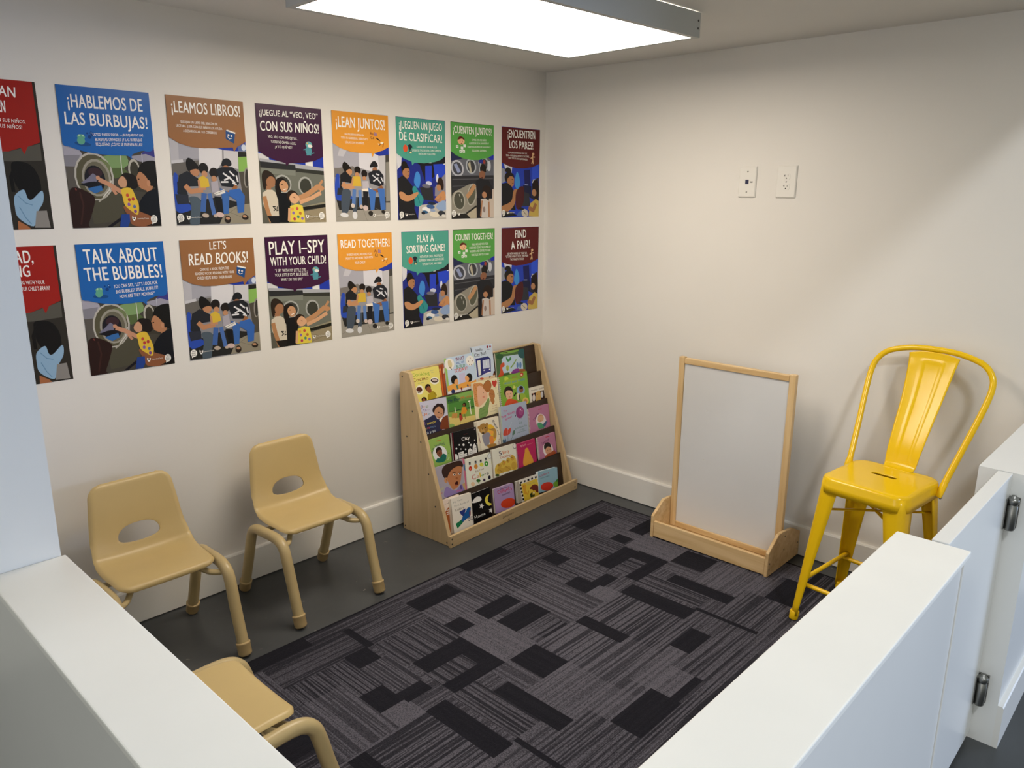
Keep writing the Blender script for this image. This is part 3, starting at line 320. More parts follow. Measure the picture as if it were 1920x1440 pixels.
POSTER_TEXT=[[[["T","f4f2ee",[1501,456,2225,484,1525,171],"LEAN",1],["T","f4f2ee",[1251,903,1915,925,1267,574],"CANTEN",1],["T","f4f2ee",[1512,1187,2402,1204,1519,1088],"CON SUS NIÑOS.",0],["T","f4f2ee",[1550,1348,2287,1370,1557,1249],"A SUS NIÑOS!",0]],
[["T","f4f2ee",[292,638,2536,608,292,255],"¡HABLEMOS DE",1],["T","f4f2ee",[157,1147,2640,1140,162,783],"LAS BURBUJAS!",1],["T","f4f2ee",[915,1455,2475,1393,910,1377],"USTED PUEDE DECIR: —¡BUSQUEMOS LAS",0],["T","f4f2ee",[971,1607,2421,1546,971,1517],"BURBUJAS GRANDES! ¡Y LAS BURBUJAS",0],["T","f4f2ee",[972,1751,2420,1696,972,1661],"PEQUEÑAS! ¿CÓMO SE MUEVEN ELLAS?",0],["E","f4f2ee",[2553,4062,2662,4078,2540,4197]],["P","f4f2ee",[2480,4133,2475,4235,2552,4185]],["T","1a1a1a",[2490,4017,2626,4021,2495,3963],"HABLA",1],["T","1a1a1a",[2483,4087,2619,4091,2488,4033],"LEA",1],["T","1a1a1a",[2475,4157,2612,4161,2481,4103],"CANTA",1],["S","f4f2ee",[1844,3962,1899,3995,1959,3980,1938,4068,1888,4103,1846,4054]],["E","40302c",[1896,4028,1919,4031,1893,4052]],["T","e4e0d8",[2011,4056,2374,4055,2016,4009],"LaundryCares",0]],
[["T","f4f2ee",[180,542,2642,528,181,182],"¡LEAMOS LIBROS!",1],["T","f4f2ee",[456,867,1760,879,456,790],"ESCOJAN UN LIBRO DEL RINCÓN DE",0],["T","f4f2ee",[286,1006,1928,1022,282,929],"LECTURA. ¡LEER CON SUS NIÑOS LOS AYUDA",0],["T","f4f2ee",[510,1161,1714,1175,510,1083],"A DESARROLLAR SUS CEREBROS!",0],["E","f4f2ee",[146,4036,267,4054,133,4171]],["P","f4f2ee",[66,4107,62,4209,146,4160]],["T","1a1a1a",[75,3989,226,3996,80,3935],"HABLA",1],["T","1a1a1a",[68,4059,219,4067,73,4005],"LEA",1],["T","1a1a1a",[61,4130,212,4137,66,4076],"CANTA",1],["S","f4f2ee",[366,3956,430,3992,500,3975,478,4073,419,4112,370,4058]],["E","40302c",[427,4029,454,4032,425,4055]],["T","e4e0d8",[508,4051,902,4047,512,4007],"LaundryCares",0]],
[["T","f4f2ee",[148,408,2626,383,144,204],"¡JUEGUE AL “VEO, VEO”",1],["T","f4f2ee",[148,945,2635,914,153,607],"CON SUS NIÑOS!",1],["T","f4f2ee",[431,1185,1709,1213,430,1093],"VEO, VEO CON MIS OJITOS...",0],["T","f4f2ee",[537,1357,1607,1389,536,1261],"TU SUAVE CAMISA AZUL.",0],["T","f4f2ee",[699,1543,1418,1538,702,1450],"¿Y TÚ QUÉ VES?",0],["E","f4f2ee",[2584,4047,2710,4063,2576,4181]],["P","f4f2ee",[2504,4118,2504,4219,2589,4169]],["T","1a1a1a",[2508,4003,2665,4006,2512,3950],"HABLA",1],["T","1a1a1a",[2504,4073,2661,4076,2507,4019],"LEA",1],["T","1a1a1a",[2500,4142,2656,4145,2503,4089],"CANTA",1],["S","f4f2ee",[1859,4004,1924,4036,1993,4021,1974,4108,1917,4143,1867,4094]],["E","40302c",[1922,4069,1949,4072,1921,4092]],["T","e4e0d8",[2030,4086,2412,4093,2033,4036],"LaundryCares",0]],
[["T","f4f2ee",[192,606,2591,599,186,211],"¡LEAN JUNTOS!",1],["T","f4f2ee",[585,898,1523,906,580,820],"LAS PALABRAS ESTÁN EN",0],["T","f4f2ee",[398,1045,1695,1054,394,967],"TODO SU ALREDEDOR. SEÑÁLELAS Y",0],["T","f4f2ee",[593,1213,1530,1220,588,1137],"LÉALAS CON SUS NIÑOS.",0],["E","f4f2ee",[2586,4066,2713,4081,2580,4197]],["P","f4f2ee",[2507,4135,2509,4235,2594,4186]],["T","1a1a1a",[2509,4022,2666,4025,2511,3969],"HABLA",1],["T","1a1a1a",[2506,4090,2664,4094,2508,4037],"LEA",1],["T","1a1a1a",[2503,4158,2661,4162,2505,4106],"CANTA",1],["S","f4f2ee",[1848,4006,1914,4036,1983,4022,1966,4104,1910,4136,1857,4091]],["E","40302c",[1913,4067,1940,4070,1912,4089]],["T","e4e0d8",[2009,4088,2458,4091,2011,4045],"LaundryCares",0]],
[["T","f4f2ee",[180,469,2604,446,163,164],"¡JUEGUEN UN JUEGO",1],["T","f4f2ee",[182,951,2604,961,161,615],"DE CLASIFICAR!",1],["T","f4f2ee",[1117,1226,2281,1205,1115,1144],"CON SUS NIÑOS, HAGAN PILAS DE",0],["T","f4f2ee",[852,1390,2553,1347,845,1305],"DIFERENTES TIPOS DE ROPA, COMO CAMISETAS,",0],["T","f4f2ee",[1219,1521,2195,1499,1217,1439],"PANTALONES Y CALCETINES.",0],["E","f4f2ee",[190,4075,312,4089,185,4213]],["P","f4f2ee",[114,4149,116,4253,198,4200]],["T","1a1a1a",[115,4029,267,4032,117,3975],"HABLA",1],["T","1a1a1a",[113,4101,265,4104,115,4046],"LEA",1],["T","1a1a1a",[110,4173,263,4175,112,4117],"CANTA",1],["S","f4f2ee",[390,4014,457,4043,526,4030,509,4109,454,4140,401,4096]],["E","40302c",[456,4073,483,4076,455,4094]],["T","e4e0d8",[556,4087,909,4082,557,4042],"LaundryCares",0]],
[["T","f4f2ee",[150,486,2631,467,120,170],"¡CUENTEN JUNTOS!",1],["T","f4f2ee",[1321,774,2263,746,1316,691],"CAMINE CON SUS NIÑOS",0],["T","f4f2ee",[1146,932,2443,878,1142,856],"ALREDEDOR DE LA LAVANDERÍA Y",0],["T","f4f2ee",[1040,1089,2564,1040,1036,1013],"CUENTEN EL NÚMERO DE LAVADORAS Y",0],["T","f4f2ee",[1343,1247,2278,1216,1338,1163],"SECADORAS QUE VEAN.",0],["E","f4f2ee",[146,4062,284,4077,144,4208]],["P","f4f2ee",[62,4140,67,4251,158,4195]],["T","1a1a1a",[61,4014,232,4016,62,3955],"HABLA",1],["T","1a1a1a",[60,4090,231,4092,61,4031],"LEA",1],["T","1a1a1a",[59,4165,230,4169,60,4107],"CANTA",1],["S","f4f2ee",[375,4022,451,4053,528,4038,512,4122,450,4155,389,4109]],["E","40302c",[451,4084,481,4087,450,4107]],["T","e4e0d8",[558,4083,912,4073,559,4035],"LaundryCares",0]],
[["T","f4f2ee",[425,489,2421,473,400,119],"¡ENCUENTREN",1],["T","f4f2ee",[550,978,2282,973,519,628],"LOS PARES!",1],["T","f4f2ee",[453,1235,1844,1228,447,1159],"USE PALABRAS MATEMÁTICAS COMO “PAR”.",0],["T","f4f2ee",[316,1363,1999,1380,303,1279],"DIGA: —BUSQUEMOS UN PAR DE CALCETINES,",0],["T","f4f2ee",[455,1485,1879,1526,449,1404],"TODO TIPO DE COSAS QUE EMPAREJEN.",0],["E","f4f2ee",[148,4072,268,4085,149,4215]],["P","f4f2ee",[76,4151,83,4258,161,4202]],["T","1a1a1a",[73,4028,222,4026,73,3971],"HABLA",1],["T","1a1a1a",[74,4102,223,4100,74,4045],"LEA",1],["T","1a1a1a",[74,4176,223,4175,74,4119],"CANTA",1],["S","f4f2ee",[365,4031,431,4057,498,4045,485,4113,432,4140,378,4102]],["E","40302c",[432,4082,458,4085,432,4101]],["T","e4e0d8",[535,4095,921,4092,535,4044],"LaundryCares",0]]],
[[["T","f4f2ee",[1290,492,2108,500,1296,121],"READ,",1],["T","f4f2ee",[1323,911,1971,911,1324,570],"SING",1],["T","f4f2ee",[1412,1130,2339,1169,1411,1022],"READING WITH YOUR",0],["T","f4f2ee",[1201,1322,2449,1369,1212,1198],"TO BUILD YOUR CHILD'S BRAIN!",0]],
[["T","f4f2ee",[239,628,2568,657,211,167],"TALK ABOUT",1],["T","f4f2ee",[191,1183,2655,1216,168,752],"THE BUBBLES!",1],["T","f4f2ee",[1021,1474,2461,1439,1020,1363],"YOU CAN SAY, “LET’S LOOK FOR",0],["T","f4f2ee",[1072,1656,2455,1611,1077,1545],"BIG BUBBLES! SMALL BUBBLES!",0],["T","f4f2ee",[1170,1821,2329,1801,1172,1710],"HOW ARE THEY MOVING?”",0],["E","f4f2ee",[2553,4062,2662,4078,2540,4197]],["P","f4f2ee",[2480,4133,2475,4235,2552,4185]],["T","1a1a1a",[2490,4017,2626,4021,2495,3963],"TALK",1],["T","1a1a1a",[2483,4087,2619,4091,2488,4033],"READ",1],["T","1a1a1a",[2475,4157,2612,4161,2481,4103],"SING",1],["S","f4f2ee",[1844,3962,1899,3995,1959,3980,1938,4068,1888,4103,1846,4054]],["E","40302c",[1896,4028,1919,4031,1893,4052]],["T","e4e0d8",[2011,4056,2374,4055,2016,4009],"LaundryCares",0]],
[["T","f4f2ee",[1076,371,1700,360,1091,87],"LET’S",1],["T","f4f2ee",[279,883,2515,890,291,488],"READ BOOKS!",1],["T","f4f2ee",[652,1102,1743,1108,654,1002],"CHOOSE A BOOK FROM THE",0],["T","f4f2ee",[455,1238,1934,1261,457,1146],"READING NOOK! READING WITH YOUR",0],["T","f4f2ee",[528,1400,1840,1431,530,1300],"CHILD HELPS BUILD THEIR BRAIN!",0],["E","f4f2ee",[146,4036,267,4054,133,4171]],["P","f4f2ee",[66,4107,62,4209,146,4160]],["T","1a1a1a",[75,3989,226,3996,80,3935],"TALK",1],["T","1a1a1a",[68,4059,219,4067,73,4005],"READ",1],["T","1a1a1a",[61,4130,212,4137,66,4076],"SING",1],["S","f4f2ee",[366,3956,430,3992,500,3975,478,4073,419,4112,370,4058]],["E","40302c",[427,4029,454,4032,425,4055]],["T","e4e0d8",[508,4051,902,4047,512,4007],"LaundryCares",0]],
[["T","f4f2ee",[168,677,2620,683,164,179],"PLAY I–SPY",1],["T","f4f2ee",[183,1088,2663,1136,182,773],"WITH YOUR CHILD!",1],["T","f4f2ee",[359,1345,1807,1402,359,1229],"“I SPY WITH MY LITTLE EYE ...",0],["T","f4f2ee",[338,1513,1819,1574,338,1397],"YOUR LITTLE SOFT, BLUE SHIRT.",0],["T","f4f2ee",[583,1701,1547,1742,591,1593],"WHAT DO YOU SPY?”",0],["E","f4f2ee",[2584,4047,2710,4063,2576,4181]],["P","f4f2ee",[2504,4118,2504,4219,2589,4169]],["T","1a1a1a",[2508,4003,2665,4006,2512,3950],"TALK",1],["T","1a1a1a",[2504,4073,2661,4076,2507,4019],"READ",1],["T","1a1a1a",[2500,4142,2656,4145,2503,4089],"SING",1],["S","f4f2ee",[1859,4004,1924,4036,1993,4021,1974,4108,1917,4143,1867,4094]],["E","40302c",[1922,4069,1949,4072,1921,4092]],["T","e4e0d8",[2030,4086,2412,4093,2033,4036],"LaundryCares",0]],
[["T","f4f2ee",[153,567,2657,600,144,236],"READ TOGETHER!",1],["T","f4f2ee",[420,897,1686,915,421,803],"WORDS ARE ALL AROUND YOU!",0],["T","f4f2ee",[371,1055,1739,1062,372,961],"POINT TO AND READ THEM WITH",0],["T","f4f2ee",[801,1249,1330,1253,802,1154],"YOUR CHILD!",0],["E","f4f2ee",[2586,4066,2713,4081,2580,4197]],["P","f4f2ee",[2507,4135,2509,4235,2594,4186]],["T","1a1a1a",[2509,4022,2666,4025,2511,3969],"TALK",1],["T","1a1a1a",[2506,4090,2664,4094,2508,4037],"READ",1],["T","1a1a1a",[2503,4158,2661,4162,2505,4106],"SING",1],["S","f4f2ee",[1848,4006,1914,4036,1983,4022,1966,4104,1910,4136,1857,4091]],["E","40302c",[1913,4067,1940,4070,1912,4089]],["T","e4e0d8",[2009,4088,2458,4091,2011,4045],"LaundryCares",0]],
[["T","f4f2ee",[896,502,1872,482,882,177],"PLAY A",1],["T","f4f2ee",[273,956,2526,948,261,626],"SORTING GAME!",1],["T","f4f2ee",[1028,1198,2435,1188,1021,1095],"WITH YOUR CHILD, MAKE PILES OF",0],["T","f4f2ee",[999,1364,2467,1358,992,1261],"DIFFERENT KINDS OF CLOTHES LIKE",0],["T","f4f2ee",[1157,1535,2327,1531,1155,1439],"TOPS, BOTTOMS, AND SOCKS!",0],["E","f4f2ee",[190,4075,312,4089,185,4213]],["P","f4f2ee",[114,4149,116,4253,198,4200]],["T","1a1a1a",[115,4029,267,4032,117,3975],"TALK",1],["T","1a1a1a",[113,4101,265,4104,115,4046],"READ",1],["T","1a1a1a",[110,4173,263,4175,112,4117],"SING",1],["S","f4f2ee",[390,4014,457,4043,526,4030,509,4109,454,4140,401,4096]],["E","40302c",[456,4073,483,4076,455,4094]],["T","e4e0d8",[556,4087,909,4082,557,4042],"LaundryCares",0]],
[["T","f4f2ee",[144,506,2637,514,128,211],"COUNT TOGETHER!",1],["T","f4f2ee",[1201,778,2324,778,1196,677],"WALK AROUND WITH YOUR",0],["T","f4f2ee",[1048,933,2494,936,1044,833],"CHILD AND COUNT THE NUMBER OF",0],["T","f4f2ee",[1068,1105,2482,1103,1064,1004],"WASHERS AND DRYERS YOU SEE!",0],["T","f4f2ee",[1175,1281,2380,1284,1170,1179],"WHAT ELSE CAN YOU COUNT?",0],["E","f4f2ee",[146,4062,284,4077,144,4208]],["P","f4f2ee",[62,4140,67,4251,158,4195]],["T","1a1a1a",[61,4014,232,4016,62,3955],"TALK",1],["T","1a1a1a",[60,4090,231,4092,61,4031],"READ",1],["T","1a1a1a",[59,4165,230,4169,60,4107],"SING",1],["S","f4f2ee",[375,4022,451,4053,528,4038,512,4122,450,4155,389,4109]],["E","40302c",[451,4084,481,4087,450,4107]],["T","e4e0d8",[558,4083,912,4073,559,4035],"LaundryCares",0]],
[["T","f4f2ee",[997,541,1827,530,974,142],"FIND",1],["T","f4f2ee",[712,1101,2131,1075,667,692],"A PAIR!",1],["T","f4f2ee",[420,1344,1903,1386,413,1238],"USE MATH WORDS LIKE “PAIR.” SAY,",0],["T","f4f2ee",[302,1488,1993,1525,295,1382],"“LET’S FIND A PAIR OF SOCKS.” FIND MANY",0],["T","f4f2ee",[632,1642,1656,1666,625,1539],"TWO THINGS THAT MATCH!",0],["E","f4f2ee",[148,4072,268,4085,149,4215]],["P","f4f2ee",[76,4151,83,4258,161,4202]],["T","1a1a1a",[73,4028,222,4026,73,3971],"TALK",1],["T","1a1a1a",[74,4102,223,4100,74,4045],"READ",1],["T","1a1a1a",[74,4176,223,4175,74,4119],"SING",1],["S","f4f2ee",[365,4031,431,4057,498,4045,485,4113,432,4140,378,4102]],["E","40302c",[432,4082,458,4085,432,4101]],["T","e4e0d8",[535,4095,921,4092,535,4044],"LaundryCares",0]]]]
POSTER_X=[[-2.6081,-2.2746,-1.9422,-1.6158,-1.2894,-0.9695,-0.6562,-0.3229],[-2.6099,-2.2764,-1.9415,-1.6156,-1.2892,-0.956,-0.6497,-0.3222]]
POSTER_Z=[1.8436,1.4123,1.3626,0.9331]
BOOKS=[{"n":"cooking","k":0,"t":0.012,"off":0,"s":0.0225,"d":-0.0032,"rot":0.0028,"w":0.1729,"h":0.1855,"sp":0,"r":0.006,"e":None,"a":[["P","e6da76",[-306,-121,2079,-182,1742,1801,-556,1346]],["T","8fae3a",[64,249,1113,312,42,93],"Cooking",1],["T","a0a890",[1167,170,1403,171,1169,122],"with",0],["T","a0a890",[1226,265,1402,267,1228,220],"Sam",0],["T","7a2a1c",[61,488,1012,513,50,333],"Cocino",1],["T","4a7a80",[356,614,690,621,353,561],"con Sam",0],["E","f2eedc",[407,896,641,939,371,1110]],["E","5c2e22",[382,870,559,902,364,976]],["L","2a1a1a",[277,1004,423,1009,555,924],30],["E","f2eedc",[1371,647,1645,695,1342,813]],["E","3a201c",[1373,630,1612,671,1356,730]],["E","cbb7ae",[1375,621,1541,650,1365,678]],["E","2a1a14",[915,874,1090,906,888,1029]],["S","94562f",[809,915,960,820,1088,955,1106,1114,992,1160,872,1071]],["S","b09a24",[850,1200,992,1160,1187,1085,1371,1254,1367,1366,1245,1455,851,1457]],["L","4a4010",[1234,1161,1371,1344],16],["E","241612",[597,1374,758,1406,578,1486]],["E","94562f",[570,1396,667,1415,557,1469]]]},
{"n":"rust","k":0,"t":0.006,"off":0,"s":0.2021,"d":-0.0027,"rot":-0.0041,"w":0.1107,"h":0.1856,"sp":0,"r":0,"e":None,"a":[["P","a9502a",[-221,-485,1631,-194,1231,2070,-607,1692]],["L","d8702a",[67,147,52,1462],69],["L","7a3a24",[173,74,143,1480],32],["E","e8dcc0",[275,296,323,304,251,428]],["E","f0b060",[40,210,82,217,31,263]],["L","3a2a22",[386,19,273,1460],53]]},
{"n":"build","k":0,"t":0.006,"off":0.0075,"s":0.2333,"d":-0.0289,"rot":0.0067,"w":0.1974,"h":0.2104,"sp":0,"r":0,"e":None,"a":[["P","c3d6ec",[-612,-244,2665,-247,2200,2570,-977,1952]],["L","9cc468",[68,-145,39,1872],140],["L","9cc468",[1991,-102,2092,1873],137],["E","f0ede8",[312,304,625,352,267,573]],["E","f0ede8",[1707,344,1999,388,1667,584]],["S","d8cba0",[228,153,391,132,487,331,394,501,246,431]],["L","3a3030",[308,441,414,573],38],["L","6a4048",[1711,198,1743,250],34],["L","6a4048",[1573,333,1605,385],34],["L","6a4048",[1841,350,1874,403],34],["L","6a4048",[1613,505,1644,557],34],["L","6a4048",[1745,525,1777,577],34],["T","7c2258",[748,241,1322,234,738,64],"WHAT",1],["T","2f62b0",[751,381,1277,387,755,279],"WILL WE",1],["T","3f8a5a",[730,582,1323,591,731,424],"BUILD",1],["T","cf4a40",[557,767,1457,754,546,599],"TODAY?",1],["P","c9c3e0",[856,854,1254,848,1247,1295,812,1314]],["E","17130f",[506,1075,721,1111,468,1300]],["S","e6a86e",[517,1123,691,1059,756,1257,642,1354,487,1304]],["E","17130f",[1507,1141,1719,1176,1472,1353]],["S","e6a86e",[1232,1057,1390,1036,1498,1196,1377,1317,1241,1247]],["P","e8a64c",[4,1311,400,1242,709,1342,1247,1295,1640,1362,2206,1267,2241,1900,54,1782]],["P","e6e4ea",[-37,1557,604,1581,2159,1548,2111,2262,-85,1848]],["L","5a7a6a",[610,1348,675,1547],110],["E","2a3060",[339,1612,465,1635,321,1720]],["L","7a2028",[891,1515,920,1661],89],["L","20406a",[1321,1450,1372,1553],79]]},
{"n":"bus","k":0,"t":0.006,"off":0,"s":0.4219,"d":-0.0537,"rot":0.0138,"w":0.1561,"h":0.2341,"sp":0,"r":0,"e":None,"a":[["P","c9d6e8",[-406,-614,2350,-286,1892,2622,-842,2137]],["L","20262c",[44,25,51,234],51],["T","17171c",[390,256,880,245,377,121],"Hello,",1],["T","17171c",[241,507,1072,459,219,342],"City Bus!",1],["P","2a2f72",[283,589,1195,583,1349,736,1285,1376,852,1405,278,1493]],["P","c9d2e6",[767,735,1258,728,1233,1158,731,1145]],["P","e6e6e2",[389,700,613,694,556,1407,372,1426]],["P","3a3a86",[698,1174,1280,1179,1257,1371,729,1377]],["E","f0f0f8",[810,1225,865,1233,805,1253]],["E","f0f0f8",[1199,1235,1241,1242,1194,1264]],["L","f0f4fa",[1055,791,987,999],30],["L","e8e8f0",[814,1419,1246,1389],59],["E","8a2030",[1211,120,1274,128,1200,186]],["E","8a2030",[1410,126,1473,134,1402,174]],["L","7a90a8",[1176,251,1425,259],24],["S","7a4020",[1405,1527,1555,1403,1661,1518,1631,1710,1449,1705]],["E","3a2014",[1550,1436,1635,1449,1541,1494]],["P","e0c8a8",[267,1563,1761,1582,1768,2004,297,1809]],["E","c05a3a",[572,1613,710,1635,564,1669]],["L","17171c",[1099,1639,1218,1570],48]]},
{"n":"dino","k":0,"t":0.008,"off":0,"s":0.5913,"d":0.0003,"rot":0.031,"w":0.2224,"h":0.1756,"sp":0,"r":0,"e":None,"a":[["P","4d6c44",[-872,-488,2860,-329,2472,2460,-1203,1873]],["P","b9cfe2",[452,226,2079,248,2042,1084,423,1064]],["E","2f5a34",[323,196,585,228,303,341]],["E","7aa84a",[1091,40,1846,41,1101,120]],["E","2c5a5c",[2065,236,2392,275,2029,496]],["L","3a2a20",[566,43,938,52],37],["S","3f8a4c",[795,269,963,414,1131,295,1146,462,909,532,797,418]],["L","7f9e4c",[1065,877,1317,709,1563,489],69],["S","c9522e",[422,544,608,543,606,716,424,791,493,1098,291,1218,49,1209,252,966,293,675]],["E","b8c468",[827,845,946,861,807,992]],["L","2f4a30",[808,718,807,992],31],["S","8a3c92",[1090,1131,1302,984,1687,985,1781,1150,1387,1197]],["E","5f86be",[1842,828,1934,840,1818,998]],["E","5f86be",[1613,798,1689,808,1592,947]],["E","a0622f",[1944,1106,2223,1144,1934,1176]],["E","f0e0d0",[1017,1111,1091,1121,1010,1160]]]},
{"n":"love","k":1,"t":0.009,"off":0,"s":0.026,"d":-0.0034,"rot":0.0468,"w":0.1717,"h":0.1783,"sp":0,"r":0,"e":None,"a":[["P","c9c9de",[-400,-460,2341,-278,2032,2200,-669,1681]],["T","4a2264",[8,320,230,258,-14,140],"Lo",1],["T","d88a6a",[260,279,363,279,257,174],"v",1],["T","8a9a7a",[410,292,569,277,412,165],"e",1],["T","6a4a9a",[253,463,450,450,220,337],"Yo",1],["T","b0a0c0",[495,437,610,435,489,355],"u",0],["T","8a90b0",[129,510,188,509,123,428],"is",0],["T","3a5a90",[76,632,232,628,63,586],"and",0],["T","d07a40",[288,657,453,644,271,533],"M",1],["T","8fa0b0",[502,642,618,630,500,550],"e",1],["S","2a1b1e",[793,465,886,316,1002,273,1136,207,1272,242,1412,249,1524,374,1557,566,1457,798,1315,796,864,599]],["S","c49070",[875,621,998,415,1228,369,1434,525,1434,753,1303,897,1105,905,953,777]],["E","2a1a1a",[1162,626,1206,633,1159,647]],["E","2a1a1a",[1314,713,1353,719,1312,733]],["L","7a3a34",[1061,805,1178,876],38],["S","2d2e4c",[113,890,512,775,867,691,1047,916,1210,964,1278,1432,1084,1521,475,1513,204,1503,169,1132]],["S","f0ece8",[1152,975,1303,897,1376,992,1277,1100]],["S","7c3e24",[1287,1019,1446,880,1735,855,1785,1103,1759,1475,1432,1449,1159,1369]],["T","8a6aa0",[165,1061,287,1052,138,905],"El",1],["T","dcca58",[399,1071,951,1060,387,951],"amor",1],["T","b8c060",[193,1268,342,1264,180,1151],"ent",1],["T","c04a60",[383,1262,534,1258,369,1157],"re",1],["T","6a86b0",[590,1247,888,1249,574,1153],"nos",1],["T","c8d0d8",[272,1500,882,1453,246,1379],"tú y yo",1]]},
{"n":"myday","k":1,"t":0.009,"off":0,"s":0.1987,"d":0.0041,"rot":0.0076,"w":0.1766,"h":0.1774,"sp":0,"r":0,"e":None,"a":[["P","6d9a4c",[-495,-447,2406,71,2056,2201,-826,1557]],["P","3f7034",[8,39,547,34,813,403,224,395,31,337]],["P","86b05a",[579,19,1760,-1,1749,257,843,217]],["T","1b2c4c",[89,268,847,286,84,158],"My Day",1],["T","d0622e",[927,288,1625,294,925,173],"Mi día",1],["P","4f8a3a",[87,347,1788,394,1765,911,51,739]],["L","26402a",[6,751,461,737,1756,779],34],["P","86a84a",[23,734,1769,890,1740,1255,39,990]],["P","dcc676",[-35,911,403,1086,1747,1213,1696,1902,-138,1710]],["S","8fb060",[-11,1295,246,1329,311,1470,-14,1485]],["P","c8904c",[240,830,584,885,536,1093,176,1039]],["L","f0ecd8",[1468,468,1478,1114],52],["L","e8e4d0",[460,568,476,825],40],["L","f0ecd8",[1376,467,1530,464],36],["E","26180f",[1100,575,1223,599,1084,671]],["E","7a4a2c",[1068,584,1144,599,1058,647]],["P","dc942e",[919,669,1084,669,1211,726,1233,870,1134,1012,800,987,864,818]],["L","7a4a2c",[1055,1028,1050,1242],36],["L","7a4a2c",[1173,772,1274,900],36],["S","b04030",[692,954,776,897,837,984,897,1167,821,1259,677,1229]],["E","3a2014",[757,957,821,970,749,1011]],["L","4a3020",[763,1247,718,1344],20]]},
{"n":"teddy","k":1,"t":0.011,"off":0,"s":0.3765,"d":-0.0287,"rot":0.0211,"w":0.1784,"h":0.2078,"sp":0,"r":0,"e":None,"a":[["P","ece1ba",[-121,-493,2615,-86,2184,2792,-531,2230]],["S","d8955a",[41,90,299,49,599,85,810,285,598,321,337,467,249,829,316,1171,40,1097,23,649]],["L","8a4a26",[102,123,195,180],14],["L","8a4a26",[159,240,245,296],14],["L","8a4a26",[215,357,295,413],14],["L","8a4a26",[55,439,147,496],14],["L","8a4a26",[111,556,197,613],14],["L","8a4a26",[168,673,247,729],14],["L","8a4a26",[8,754,100,812],14],["L","8a4a26",[64,871,149,929],14],["L","8a4a26",[120,990,199,1046],14],["L","8a4a26",[292,95,349,163],14],["L","8a4a26",[371,155,429,218],14],["L","8a4a26",[464,123,522,191],14],["L","8a4a26",[543,183,602,246],14],["L","8a4a26",[637,150,696,219],14],["S","e8b898",[299,272,544,223,762,372,903,585,974,693,918,898,695,1049,436,1169,296,1191,249,876]],["E","dc9078",[683,786,770,801,674,841]],["E","3a2018",[689,585,712,589,686,601]],["S","b06f38",[682,264,910,75,1126,26,1283,146,1307,341,1148,578,950,617,785,447]],["L","5a3018",[682,264,910,75,1126,26,1283,146,1307,341,1148,578],14],["S","b87a44",[1083,663,1248,499,1430,577,1488,780,1443,965,1191,993,1079,806]],["S","b87a44",[1123,981,1370,976,1422,1154,1292,1264,1187,1137]],["E","2a1a14",[956,511,986,516,953,532]],["L","5a3018",[1148,698,1295,771,1475,753],15],["S","80a05c",[296,1309,630,1252,978,896,1061,1042,947,1334,786,1711,245,1761]],["L","3f5a2c",[976,908,630,1252,243,1323],15],["L","5a7a3e",[358,1463,713,1386],14],["L","5a7a3e",[337,1601,760,1538],14],["L","3f5a2c",[1061,1042,947,1334,786,1711],17],["S","c23c30",[1376,112,1499,120,1547,151,1660,109,1726,216,1618,391,1505,433,1400,308]],["E","4a4030",[1251,9,1278,13,1248,30]],["E","4a4030",[1614,487,1642,492,1611,508]],["E","4a4030",[1689,802,1717,806,1685,823]],["T","b08a78",[1248,1369,1564,1349,1243,1303],"Love",0],["T","b08a78",[1206,1482,1564,1466,1205,1417],"you this",0],["T","a09a80",[1080,1617,1490,1602,1073,1549],"much",0]]},
{"n":"hugs","k":1,"t":0.01,"off":0,"s":0.5681,"d":-0.0227,"rot":0.0177,"w":0.2182,"h":0.2016,"sp":1,"r":0,"e":None,"a":[["P","7fae3c",[-1088,-777,3426,-645,2884,2915,-1518,2023]],["E","c4d64a",[549,160,709,185,531,276]],["E","97b83a",[908,356,1579,370,932,507]],["T","4f88b0",[389,431,1974,436,375,330],"HUGS AND KISSES",1],["T","c04a3a",[993,200,1373,200,982,119],"baby",0],["S","c03a30",[1629,43,1742,10,1875,55,1876,157,1731,235,1626,159]],["E","e8c0a0",[1740,126,1809,136,1732,180]],["S","d8d86a",[1067,557,1130,642,1257,663,1156,722,1160,798,1063,732,963,740]],["E","2a1c18",[608,844,946,902,562,1145]],["S","e4b694",[385,841,549,745,838,819,922,1008,818,1190,609,1228,417,1119]],["E","3a2018",[542,932,579,939,539,952]],["E","3a2018",[759,940,795,946,756,959]],["L","b05a50",[584,1099,703,1105],31],["S","d2542e",[308,1347,518,1187,885,1252,1237,1441,1339,1788,184,1672]],["E","8fb0cc",[1557,915,1877,970,1519,1162]],["E","8d5638",[1595,871,1762,899,1569,1039]],["E","2a1a14",[1610,772,1762,798,1598,851]],["S","9ab83e",[1331,1079,1793,1108,1870,1376,1324,1381]],["L","17130f",[982,1109,1178,977],87],["S","e8dcc0",[1219,1060,1376,1036,1369,1338,1230,1339]],["L","17130f",[1403,1117,1421,1398],88],["E","e2c460",[1848,1516,2095,1560,1821,1695]],["E","c88a60",[1847,1526,1985,1550,1830,1635]]]},
